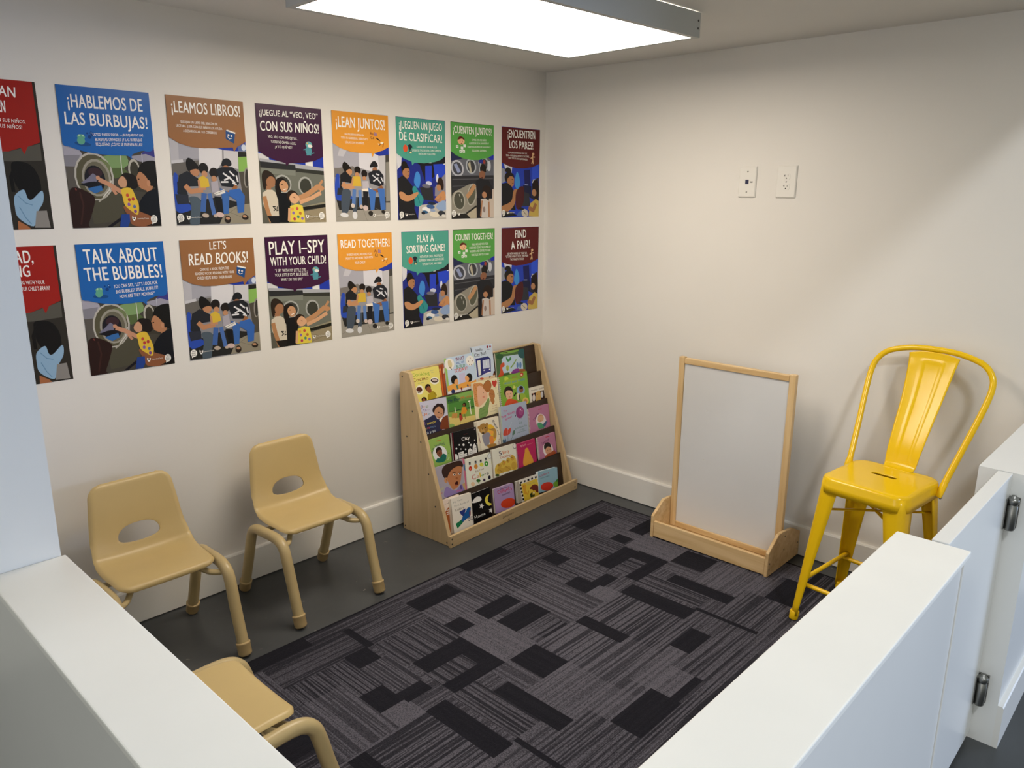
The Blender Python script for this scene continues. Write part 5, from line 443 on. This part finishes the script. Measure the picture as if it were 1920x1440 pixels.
# ------------------------------------------------------------------ posters on the left wall
PW, PH = .279, .4305
names = ['red', 'blue', 'brown', 'purple', 'orange', 'teal', 'green', 'maroon']
LBL = [[
 'red Spanish poster half hidden by the white partition, upper row',
 'blue Spanish poster headed ¡Hablemos de las burbujas! with a frog and washer',
 'brown Spanish poster headed ¡Leamos libros! with a family reading on a bench',
 'purple Spanish poster headed ¡Juegue al veo, veo con sus niños!',
 'orange Spanish poster headed ¡Lean juntos! in the upper row',
 'teal Spanish poster headed ¡Jueguen un juego de clasificar!',
 'green Spanish poster headed ¡Cuenten juntos! with a baby face and blocks',
 'maroon Spanish poster headed ¡Encuentren los pares! in the upper row nearest the corner'],
 ['red English poster half hidden by the white partition, lower row',
 'blue English poster headed Talk about the bubbles! above the first tan chair',
 'brown English poster headed Let’s read books! with a family reading',
 'purple English poster headed Play I-Spy with your child!',
 'orange English poster headed Read together! with a family on a bench',
 'teal English poster headed Play a sorting game! with folded laundry',
 'green English poster headed Count together! with dryer doors',
 'maroon English poster headed Find a pair! in the lower row nearest the corner']]
for r in (0, 1):
    for i in range(8):
        mb = MB(); mb.box(0, PW, -PH, 0, -.0008, 0, ink=(.75, .74, .72))
        clip = [(0, 0), (PW, 0), (PW, PH), (0, PH)]
        z = draw(mb, POSTER_ART[i], clip, 0, True); draw(mb, POSTER_TEXT[r][i], clip, z)
        o = mb.build('poster', MT['ink'], fix=False)
        o.matrix_world = Matrix(((1, 0, 0, POSTER_X[r][i]), (0, 0, -1, -.0010), (0, 1, 0, POSTER_Z[0 if r == 0 else 2]), (0, 0, 0, 1)))
        tag(o, LBL[r][i], 'poster', 'posters in two rows on the left wall')
# ------------------------------------------------------------------ wall plates on the right wall
def face_x(y, z): return Matrix(((0, 0, -1, -.0004), (-1, 0, 0, y), (0, 1, 0, z), (0, 0, 0, 1)))   # local x right, y up, z out of the wall
def plate(t, w, h):
    mb = MB(); a = rrect(w/2, h/2, .003, 3); b_ = rrect(w/2-.004, h/2-.004, .003, 3); n = len(a)
    vs = [(*q, 0) for q in a]+[(*q, .003) for q in a]+[(*q, .0065) for q in b_]
    fs = [(k, (k+1) % n, (k+1) % n+n, k+n) for k in range(n)]+[(k+n, (k+1) % n+n, (k+1) % n+2*n, k+2*n) for k in range(n)]+[tuple(range(2*n, 3*n)), tuple(reversed(range(n)))]
    return mb.add(vs, fs).build('plate', MT['plate'], t)
t = thing('data_jack_plate', 'white wall plate with one small dark blue jack, left of the power outlet', 'wall plate'); t.matrix_world = face_x(-1.137, 1.5825)
plate(t, .079, .127)
MB().box(-.0085, .0065, -.009, .009, .0062, .0072, ink=None).build('jack', MT['blue_jack'], t)
mb = MB().box(.0125, .0245, -.0035, -.0015, .0064, .0068).box(.0125, .0155, -.001, .003, .0064, .0068).box(.0175, .0205, -.0015, .002, .0064, .0068).box(.022, .0245, -.001, .0025, .0064, .0068); mb.build('jack_marking', MT['grey_ink'], t)
for z in (.0415, -.0415): MB().lathe([(.0035, .0062), (.003, .0075)], (0, z, 0), seg=12).build('screw', MT['steel'], t)
t = thing('power_outlet', 'white double power socket plate, right of the data jack plate', 'outlet'); t.matrix_world = face_x(-1.3075, 1.582)
plate(t, .084, .128)
for z in (.0205, -.0205):
    pts = [(.0165*math.cos(a), max(-.0125, min(.0125, .0175*math.sin(a)))+z) for a in [2*PI*k/28 for k in range(28)]]
    sk = MB().prism(pts, 2, .006, .0078).build('socket', MT['plate'], t)
    mb = MB().box(-.0075, -.0055, z+.000, z+.0075, .0076, .0080).box(-.0105, -.0055, z+.003, z+.0048, .0076, .0080).box(.0055, .0075, z+.0005, z+.0075, .0076, .0080)
    mb.lathe([(.0026, .0076), (.0026, .0080)], (0, z-.0065, 0), seg=12); mb.build('socket_slots', MT['dark'], sk)
MB().lathe([(.003, .006), (.0025, .0078)], (0, 0, 0), seg=12).build('screw', MT['steel'], t)
# ------------------------------------------------------------------ book display stand
SHA = math.radians(2.83)
sh = thing('book_display_stand', 'birch five-tier picture book display stand against the wall in the corner', 'book stand', (-1.034, -.056, 0), SHA)
# local: x along the width, -y towards the room
SW = .932
side = [(0, 0), (-.307, 0), (-.307, .012), (-.0655, .752), (-.058, .757), (-.012, .757), (0, .745)]
for x0 in (0, SW-.020):
    mb = MB().prism(side, 0, x0, x0+.020); o = bevel(mb.build('side_panel', MT['birch'], sh), .002)
    xs = x0-.0006 if x0 == 0 else x0+.0206
    for f, z in ((.020, .735), (.082, .585), (.132, .452), (.178, .312), (.218, .168), (.040, .46), (.288, .015), (.012, .016)): MB().lathe([(.0042, 0), (.0042, .0004)], (xs-.0002, -f, z), axis=0, seg=10).build('screw', MT['screw'], o)
TILT = math.atan2(.022, .141)
for k, (f, z) in enumerate([(.0385, .752), (.0855, .617), (.1330, .4745), (.184, .333), (.2272, .192)]):
    ta = math.tan(TILT); dz = z-.012 if k == 4 else .141+.040
    prof = [(-f, z), (-(f+ta*dz), z-dz)]
    q = [(-f, z), (-(f+ta*dz), z-dz), (-(f+ta*dz)+.006, z-dz), (-f+.006, z)]
    mb = MB().prism(q, 0, .0205, SW-.0205)
    zb = z-dz; fb = f+ta*dz
    mb.prism([(-fb+.004, zb-.006), (-fb+.004, zb), (-(fb+.0148 if k < 4 else .2855), zb), (-(fb+.0148 if k < 4 else .2855), zb-.006)], 0, .0205, SW-.0205)
    mb.build('display_panel', MT['brown'], sh)
MB().box(.0205, SW-.0205, -.0320, -.0195, .690, .7575).build('top_rail', MT['birch_h'], sh)
MB().box(.0205, SW-.0205, -.010, -.002, .02, .74).build('back_panel', MT['brown'], sh)
fb_ = bevel(MB().box(-.010, SW+.012, -.3215, -.3075, .001, .0565).build('front_board', MT['birch_h'], sh), .0015)
sg = MB()
vs, fs = text_mesh('Lakeshore', 1)
x0 = .340; X = [(x0+.078*q[0], -.3219, .029+.012*q[1]) for q in vs]; sg.add(X, fs); sg.build('maker_mark', MT['dark'], fb_)
for x in (.0, .922, .385):
    for z in ((.018, .042) if x != .385 else (.010,)): MB().lathe([(.0045, 0), (.0045, -.0005)], (x, -.3215, z), axis=1, seg=10).build('screw', MT['screw'], fb_)
# ------------------------------------------------------------------ picture books
ex = Vector((math.cos(SHA), math.sin(SHA), 0)); ef = Vector((math.sin(SHA), -math.cos(SHA), 0)); ezv = Vector((0, 0, 1)); O = Vector((-1.034, -.056, 0))
dn = ef*math.sin(TILT)-ezv*math.cos(TILT); nn = ef*math.cos(TILT)+ezv*math.sin(TILT)
PT = [(.0385, .752), (.0855, .617), (.1330, .4745), (.184, .333), (.2272, .192)]
BL = dict(cooking='yellow picture book titled Cooking, Cocino, at the left end of the top tier',
 rust='rust-red book mostly hidden, only a strip showing beside the yellow cooking book',
 build='pale blue picture book titled What will we build today?',
 bus='pale blue picture book with a purple-blue bus, sticking up above the stand',
 dino='green picture book with dinosaurs at the right of the top tier',
 love='lilac-grey picture book with a curly-haired child and a brown teddy',
 myday='green picture book titled My Day, Mi día with a playground scene',
 teddy='cream picture book of a child hugging a brown teddy with a red heart',
 hugs='green spiral-bound picture book with two babies on the cover',
 animals='small white picture book with dogs at the right end of the second tier',
 thumbs='light green board book with a baby in a white oval',
 city='black board book titled City with white houses and stars',
 bear='cream picture book with a teddy bear and curved title Knees and Toes',
 spider='grey-blue picture book with a purple balloon and red flower',
 readpink='pink spiral-bound book with a blond baby in a white oval, third tier',
 feelings='picture book with a wide-eyed open-mouthed toddler filling the cover',
 strip='thin blue and pink book edge squeezed right of the open-mouthed toddler book',
 colors='white tabbed board book titled Eat Your Colors',
 ducks='white board book titled 5 Busy Ducklings with yellow ducklings',
 pear='magenta board book with a big yellow pear',
 readdark='pink spiral-bound book with a dark-haired child in a white oval, fourth tier',
 bearlegs='cream book with a brown bear body, half hidden at the left of the bottom tier',
 bluebird='white book titled My Very First Book of Colors with a blue bird',
 home='black board book titled Home with a yellow moon and white stars',
 lilac='lilac board book with rounded top corner, right of the black Home book',
 checks='yellow board book with a black and white checked border',
 skyblue='light blue board book at the right end of the bottom tier')
for b in BOOKS:
    f, zv = PT[b['k']]; w, h, t = b['w'], b['h'], b['t']
    org = O+ef*f+ezv*zv+nn*(t+b['off']+.0004)+ex*b['s']+dn*b['d']
    ca, sa = math.cos(b['rot']), math.sin(b['rot']); xa = ex*ca+dn*sa; ya = -(dn*ca-ex*sa)
    r = b['r']
    if r:
        out = [(0, 0)]+[(w-r+r*math.sin(a), r-r*math.cos(a)) for a in [PI/2*k/6 for k in range(7)]]+[(w, h), (0, h)]
        if b['n'] != 'lilac': out = [(r-r*math.cos(a), r-r*math.sin(a)) for a in [PI/2*k/4 for k in range(5)]]+out[1:]
    else: out = [(0, 0), (w, 0), (w, h), (0, h)]
    base = ink_of([s for s in b['a'] if s[0] == 'P'][0][1]); pg = ink_of(b['e'] or 'e6dfd0')
    ct = .0012 if t < .011 else .002
    def inset(d): return [(min(max(p_[0], 0), w-d), min(max(p_[1], d), h-d)) for p_ in out]
    mb = MB(); fl = lambda pts: [(p_[0], -p_[1]) for p_ in pts]
    mb.prism(fl(out), 2, -ct, 0, ink=base); mb.prism(fl(inset(.0015)), 2, -t+ct, -ct, ink=pg); mb.prism(fl(out), 2, -t, -t+ct, ink=base)
    o0 = MB(); o0.v, o0.f, o0.mi, o0.ink, o0.sm = mb.v, mb.f, mb.mi, mb.ink, mb.sm
    draw(o0, b['a'], out, 0, True)
    Mx = Matrix((xa, ya, nn)).transposed().to_4x4(); Mx.translation = org
    if b['sp']:
        t_ = thing('picture_book', '', 'book'); t_.matrix_world = Mx
        o0.build('cover', MT['ink'], t_, fix=False)
        n = 15; sp = MB()
        for k in range(n):
            y = -(.010+(h-.055)*k/(n-1)); c = [(.0005+.0055*math.cos(a), y, -t/2+(t/2+.0022)*math.sin(a)) for a in [2*PI*j/14 for j in range(14)]]
            sp.tube(c, .0011, 6, closed=True)
        sp.build('spiral_binding', MT['white_wire'], t_); o = t_
    else:
        o = o0.build('picture_book', MT['ink'], fix=False); o.matrix_world = Mx
    tag(o, BL[b['n']], 'book', 'picture books on the display stand')
# ------------------------------------------------------------------ whiteboard on a wooden stand
wb = thing('whiteboard_stand', 'upright whiteboard in a pine frame standing on a wooden trough base', 'whiteboard', (-.168, -1.2315, .008))
BW = .2825
prof = [(-.152, 0), (.152, 0), (.152, .108), (.068, .148), (-.018, .160), (-.066, .160), (-.150, .104)]
for y in (-BW, BW-.014):
    o = bevel(MB().prism(prof, 1, y, y+.014).build('base_side', MT['pine_h'], wb), .0025)
    yy = -BW-.0006 if y < 0 else BW+.0006
    for x, z in ((-.135, .03), (-.135, .055), (.135, .03), (.135, .06), (-.005, .075), (-.005, .135)): MB().lathe([(.0035, -.0003), (.0035, .0003)], (x, yy, z), axis=1, seg=10).build('screw', MT['screw'], o)
bevel(MB().box(-.146, -.132, -BW+.0145, BW-.0145, .004, .078).build('base_rail', MT['pine_h'], wb), .002)
bevel(MB().box(.132, .146, -BW+.0145, BW-.0145, .004, .078).build('base_rail', MT['pine_h'], wb), .002)
MB().box(-.1315, .1315, -BW+.0145, BW-.0145, .008, .018).build('base_tray', MT['pine_h'], wb)
FW = .2675
for y0, y1 in ((-FW, -FW+.028), (FW-.028, FW)): bevel(MB().box(-.012, .012, y0, y1, .019, .824).build('frame_stile', MT['pine'], wb), .003)
bevel(MB().box(-.011, .011, -FW+.0282, FW-.0282, .794, .820).build('frame_rail', MT['pine_h'], wb), .003)
bevel(MB().box(-.011, .011, -FW+.0282, FW-.0282, .019, .046).build('frame_rail', MT['pine_h'], wb), .003)
o = MB().box(-.005, .005, -FW+.0284, FW-.0284, .0462, .7938).build('board', MT['board'], wb)
for y, z in ((.118, .60), (.118, .375)): MB().lathe([(.0025, -.0056), (.0025, -.0051)], (0, y, z), axis=0, seg=8).build('chip', MT['plate'], o)
# ------------------------------------------------------------------ tan children's chairs
def chair_shell():
    # profile from front edge of the seat to the top of the back: (y, z, half width)
    key = [(-.100, .318, .150), (-.088, .328, .153), (-.04, .333, .156), (.03, .333, .159), (.085, .335, .160), (.118, .350, .160), (.132, .385, .156), (.140, .43, .150), (.150, .50, .142), (.160, .56, .134), (.166, .592, .130)]
    prof = crom([(k[0], k[1], k[2]) for k in key], 8)
    S = [0.0]
    for i in range(1, len(prof)): S.append(S[-1]+math.hypot(prof[i].x-prof[i-1].x, prof[i].y-prof[i-1].y))
    tot = S[-1]; NS, NU = 74, 48; vs = []; fs = []; rr = .040
    def at(s):
        s = max(0, min(tot, s))
        for i in range(1, len(S)):
            if S[i] >= s: t = (s-S[i-1])/max(1e-9, S[i]-S[i-1]); p = prof[i-1].lerp(prof[i], t); d = (prof[i]-prof[i-1]); break
        l = math.hypot(d.x, d.y); return p, (-d.y/l, d.x/l)     # normal towards the sitter side
    sb = min(range(len(prof)), key=lambda i: abs(prof[i].x-.118)+abs(prof[i].y-.35)); sb = S[sb]
    for j in range(NS+1):
        v = j/NS; s = tot*(v-.06*math.sin(2*PI*v)/ (2*PI)*2); p, n = at(s); d = min(s, tot-s); w = p.z
        if d < rr: w = w-rr+math.sqrt(max(0, rr*rr-(rr-d)**2))
        for i in range(NU+1):
            u = -1+2*i/NU; u = math.copysign(1-(1-abs(u))**1.25, u); x = u*w
            e = min(w-abs(x), d)
            bend = math.exp(-((s-sb)/.055)**2); dish = .016*bend*(abs(u)**2.4)+.004*(abs(u)**2)
            curl = -.009*max(0, 1-e/.012)**2 if s < sb-.03 or s > sb+.05 else -.009*max(0, 1-e/.012)**2*.6
            k = dish+curl
            vs.append(Vector((x, p.x+n[0]*k, p.y+n[1]*k)))
    # hand hole in the back: flat bottom, arched top
    sh0 = S[min(range(len(prof)), key=lambda i: abs(prof[i].y-.400)+(0 if prof[i].x > .1 else 9))]
    par = []
    for j in range(NS+1):
        v = j/NS; s = tot*(v-.06*math.sin(2*PI*v)/(2*PI)*2)
        for i in range(NU+1): par.append((vs[j*(NU+1)+i].x, s-sh0))
    def hole(q): a, b_ = .069, (.043 if q[1] > 0 else .021); return (abs(q[0])/a)**2.3+(abs(q[1])/b_)**2.3
    keep = []
    for j in range(NS):
        for i in range(NU):
            q = (j*(NU+1)+i, j*(NU+1)+i+1, (j+1)*(NU+1)+i+1, (j+1)*(NU+1)+i)
            c = (sum(par[k][0] for k in q)/4, sum(par[k][1] for k in q)/4)
            if hole(c) > 1: keep.append(q)
    cnt = {}
    for q in keep:
        for k in range(4): e = tuple(sorted((q[k], q[(k+1) % 4]))); cnt[e] = cnt.get(e, 0)+1
    rim = {k for e, c in cnt.items() if c == 1 for k in e if .4 < hole(par[k]) < 2.6 and abs(par[k][1]) < .06}
    for k in rim:
        h = hole(par[k])**(1/2.3); x, s = par[k][0]/h, par[k][1]/h+sh0; p, n = at(s)
        u = abs(x)/p.z; bend = math.exp(-((s-sb)/.055)**2); d_ = .016*bend*u**2.4+.004*u*u; vs[k] = Vector((x, p.x+n[0]*d_, p.y+n[1]*d_))
    mb = MB().add([tuple(v) for v in vs], keep, 0, None, True)
    return mb
def make_chair(label):
    t = thing('childrens_chair', label, 'chair', (0, 0, 0), 0, 'tan plastic childrens chairs')
    mb = chair_shell(); o = mb.build('seat_shell', MT['plastic'], t)
    # the shell keeps its own thickness
    bm = bmesh.new(); bm.from_mesh(o.data); bmesh.ops.remove_doubles(bm, verts=bm.verts, dist=.00005); bm.to_mesh(o.data); bm.free()
    m_ = o.modifiers.new('thickness', 'SOLIDIFY'); m_.thickness = .007; m_.offset = 0
    m_ = o.modifiers.new('rounding', 'BEVEL'); m_.width = .0022; m_.segments = 2; m_.angle_limit = math.radians(50)
    for sx in (-1, 1):
        f0 = Vector((sx*.176, -.199, .018)); f1 = Vector((sx*.178, .199, .018))
        path = [f0, f0.lerp(Vector((sx*.177, -.118, .30)), .5), Vector((sx*.1775, -.136, .245)), Vector((sx*.177, -.121, .282)), Vector((sx*.176, -.092, .303)), Vector((sx*.176, -.05, .308)), Vector((sx*.177, .02, .3055)), Vector((sx*.178, .062, .303)), Vector((sx*.178, .094, .289)), Vector((sx*.178, .114, .255)), Vector((sx*.178, .150, .150)), f1]
        fr = MB().tube(crom(path, 5), .0192, 18).build('side_frame', MT['tan_metal'], t)
        for f, up in ((f0, path[1]), (f1, path[-2])):
            d = (up-f).normalized(); b0 = f-d*.016; b0.z = max(.0, b0.z)
            g0 = f-d*((f.z-.0052)/d.z)
            ks = [0, .003, .008, .040, .041, .046, .047]
            MB().tube([g0+d*k for k in ks], [.0165, .0205, .0228, .0230, .0238, .0238, .0192], 20).build('foot_cap', MT['tan_rubber'], fr)
    for ya, yb, z in ((-.105, -.045, .283), (.085, .045, .283)):
        path = [(-.164, ya, z), (-.135, ya+(yb-ya)*.35, z+.003), (-.10, yb, z+.020), (-.05, yb, z+.030), (.05, yb, z+.030), (.10, yb, z+.020), (.135, ya+(yb-ya)*.35, z+.003), (.164, ya, z)]
        MB().tube(crom(path, 5), .0095, 12).build('seat_support', MT['tan_metal'], t)
    return t
ca_ = make_chair('tan children’s chair next to the book stand')
ca_.location = (-1.660, -.2648, 0)
dup(ca_, (-2.236, -.281, 0), 0, 'tan children’s chair beside the white partition under the blue posters')
dup(ca_, (-2.420, -1.120, .0088), PI/2, 'tan children’s chair half hidden behind the low wall in the foreground')
# ------------------------------------------------------------------ yellow metal stool
STA = math.radians(-6)
st = thing('metal_stool', 'yellow metal stool with a hooped back beside the whiteboard', 'stool', (-.397, -1.922, .0085), STA)
ZS = .567
bm = bmesh.new()
def loop(w, r, z, n=8): return [bm.verts.new((x, y, z)) for x, y in rrect(w, w, r, n)]
L = [loop(.132, .040, ZS-.001), loop(.143, .047, ZS-.002), loop(.1485, .050, ZS-.006), loop(.1515, .052, ZS-.013), loop(.1525, .052, ZS-.028), loop(.1535, .052, ZS-.030), loop(.1540, .052, ZS-.056), loop(.1515, .050, ZS-.056), loop(.1500, .050, ZS-.028), loop(.144, .046, ZS-.010)]
n = len(L[0])
for a, b_ in zip(L, L[1:]):
    for k in range(n): bm.faces.new((a[k], a[(k+1) % n], b_[(k+1) % n], b_[k]))
sl = [bm.verts.new((.028+x, y, ZS-.0015)) for x, y in rrect(.0125, .045, .011, 4)]
sl2 = [bm.verts.new((.028+x, y, ZS-.008)) for x, y in rrect(.0125, .045, .011, 4)]
ns_ = len(sl); ed = []
for k in range(ns_): ed.append(bm.edges.new((sl[k], sl[(k+1) % ns_]))); bm.faces.new((sl[k], sl[(k+1) % ns_], sl2[(k+1) % ns_], sl2[k]))
for k in range(n): ed.append(bm.edges.get((L[0][k], L[0][(k+1) % n])))
bmesh.ops.triangle_fill(bm, edges=ed, use_beauty=True)
ed2 = [bm.edges.get((L[-1][k], L[-1][(k+1) % n])) for k in range(n)]+[bm.edges.get((sl2[k], sl2[(k+1) % ns_])) for k in range(ns_)]
bmesh.ops.triangle_fill(bm, edges=ed2, use_beauty=True)
bmesh.ops.recalc_face_normals(bm, faces=bm.faces)
me = bpy.data.meshes.new('seat'); bm.to_mesh(me); bm.free(); me.materials.append(MT['yellow'])
for p_ in me.polygons: p_.use_smooth = len(p_.vertices) == 4
o = bpy.data.objects.new('seat', me); COL.objects.link(o); o.parent = st
def leg_pos(sx, sy, z):
    top = Vector((sx*.141, sy*.141, ZS-.05)); ft = Vector((sx*.181, sy*.184, 0)); return ft.lerp(top, z/(ZS-.05))
for sx in (-1, 1):
    for sy in (-1, 1):
        mb = MB(); rows = []
        for i in range(15):
            v = i/14; z = .022+v*(ZS-.012-.022); c = leg_pos(sx, sy, z); a = .029+.043*v**1.15; r = min(a*.85, .019+.005*v)
            pts = [(-a, 0), (-r-(a-r)*.5, 0), (-r, 0)]+[(-r+r*math.sin(q), -r+r*math.cos(q)) for q in [PI/2*k/6 for k in range(1, 6)]]+[(0, -r), (0, -r-(a-r)*.5), (0, -a)]
            rows.append([(c.x+sx*q[0]+sx*.006, c.y+sy*q[1]+sy*.006, z) for q in pts])
        m_ = len(rows[0]); vs = [q for rw in rows for q in rw]; fs = [(i*m_+k, i*m_+k+1, (i+1)*m_+k+1, (i+1)*m_+k) for i in range(14) for k in range(m_-1)]
        lg = mb.add(vs, fs, 0, None, True).build('leg', MT['yellow'], st)
        s_ = lg.modifiers.new('sheet', 'SOLIDIFY'); s_.thickness = .003; s_.offset = -1 
        c = leg_pos(sx, sy, .012); d = (leg_pos(sx, sy, .1)-leg_pos(sx, sy, 0)).normalized(); b0 = leg_pos(sx, sy, 0)-Vector((sx*.0075, sy*.0075, 0))
        MB().tube([b0+d*.003, b0+d*.006, b0+d*.034, b0+d*.036], [.0150, .0162, .0165, .0150], 16).build('foot_cap', MT['yellow'], lg)
zr = .160
for (a, b_), z in ((((-1, 1), (1, 1)), .165), (((-1, -1), (1, -1)), .165), (((-1, -1), (-1, 1)), .145), (((1, -1), (1, 1)), .145)):
    p0, p1 = leg_pos(*a, z), leg_pos(*b_, z); sh_ = Vector((-(a[0]+b_[0])*.006, -(a[1]+b_[1])*.006, 0)); p0 += sh_; p1 += sh_
    MB().tube([p0, p0.lerp(p1, .06), p0.lerp(p1, .5), p0.lerp(p1, .94), p1], .0082, 12, scale=[(1.1, .5), (1, 1), (1, 1), (1, 1), (1.1, .5)]).build('footrest_bar', MT['yellow'], st)
for s0 in (-1, 1):
    p0, p1 = leg_pos(-1, s0, .44), leg_pos(1, -s0, .44)
    p0 = p0.lerp(p1, .06); p1 = p1.lerp(p0, .06)
    MB().tube([p0, p1], .009, 10, scale=[(1, .35), (1, .35)]).build('cross_brace', MT['yellow'], st)
half = [(.088, .160, .518), (.097, .164, .535), (.125, .169, .580), (.195, .186, .690), (.262, .203, .800), (.300, .209, .868), (.318, .200, .912), (.328, .165, .949), (.333, .10, .970), (.335, .04, .977)]
path = crom([(x, -y, z) for x, y, z in half]+[(x, y, z) for x, y, z in reversed(half)], 5); N = len(path)
MB().tube(path, .0108, 14, scale=[(1, 1) if 8 < i < N-9 else (1.25, .45+.55*min(i, N-1-i)/9) for i in range(N)]).build('back_hoop', MT['yellow'], st)
for s0 in (-1, 1): MB().lathe([(.0085, 0), (.0085, .003), (.006, .006), (.002, .007)] if s0 > 0 else [(.0085, 0), (.0085, -.003), (.006, -.006), (.002, -.007)], (.090, s0*.1665, .521), axis=1, seg=14).build('bolt', MT['steel'], st)
key = [(.120, ZS-.002, .050), (.140, ZS+.001, .052), (.152, .580, .0545), (.168, .625, .058), (.215, .715, .064), (.262, .800, .070), (.300, .885, .078), (.320, .940, .084), (.327, .968, .088)]
pr = crom(key, 7); nu = 24; vs = []; m_ = len(pr)
for i, q in enumerate(pr):
    v = i/(m_-1)
    for k in range(nu+1):
        u = -1+2*k/nu; dep = -.010*(1-u*u)*min(1, v*4)
        edge = min(abs(abs(u)-.42), 1.0) if .30 < v < .86 else 9
        if abs(u) < .42: edge = min(edge, abs(v-.86)*4) if .30 < v < .9 else edge
        rib = .0016*math.exp(-(edge/.04)**2)
        top = -.013*u*u if i == m_-1 else -.013*u*u*max(0, (v-.8)/.2)
        vs.append((q.x-dep*0+.004*(1-u*u)*min(1, v*4)-rib, u*q.z, q.y+top))
fs = [(i*(nu+1)+k, i*(nu+1)+k+1, (i+1)*(nu+1)+k+1, (i+1)*(nu+1)+k) for i in range(m_-1) for k in range(nu)]
o = MB().add(vs, fs, 0, None, True).build('back_splat', MT['yellow'], st); s_ = o.modifiers.new('sheet', 'SOLIDIFY'); s_.thickness = .003; s_.offset = 0
# ------------------------------------------------------------------ parent inverse stays identity: children are given in their thing's own frame
bpy.context.view_layer.update()
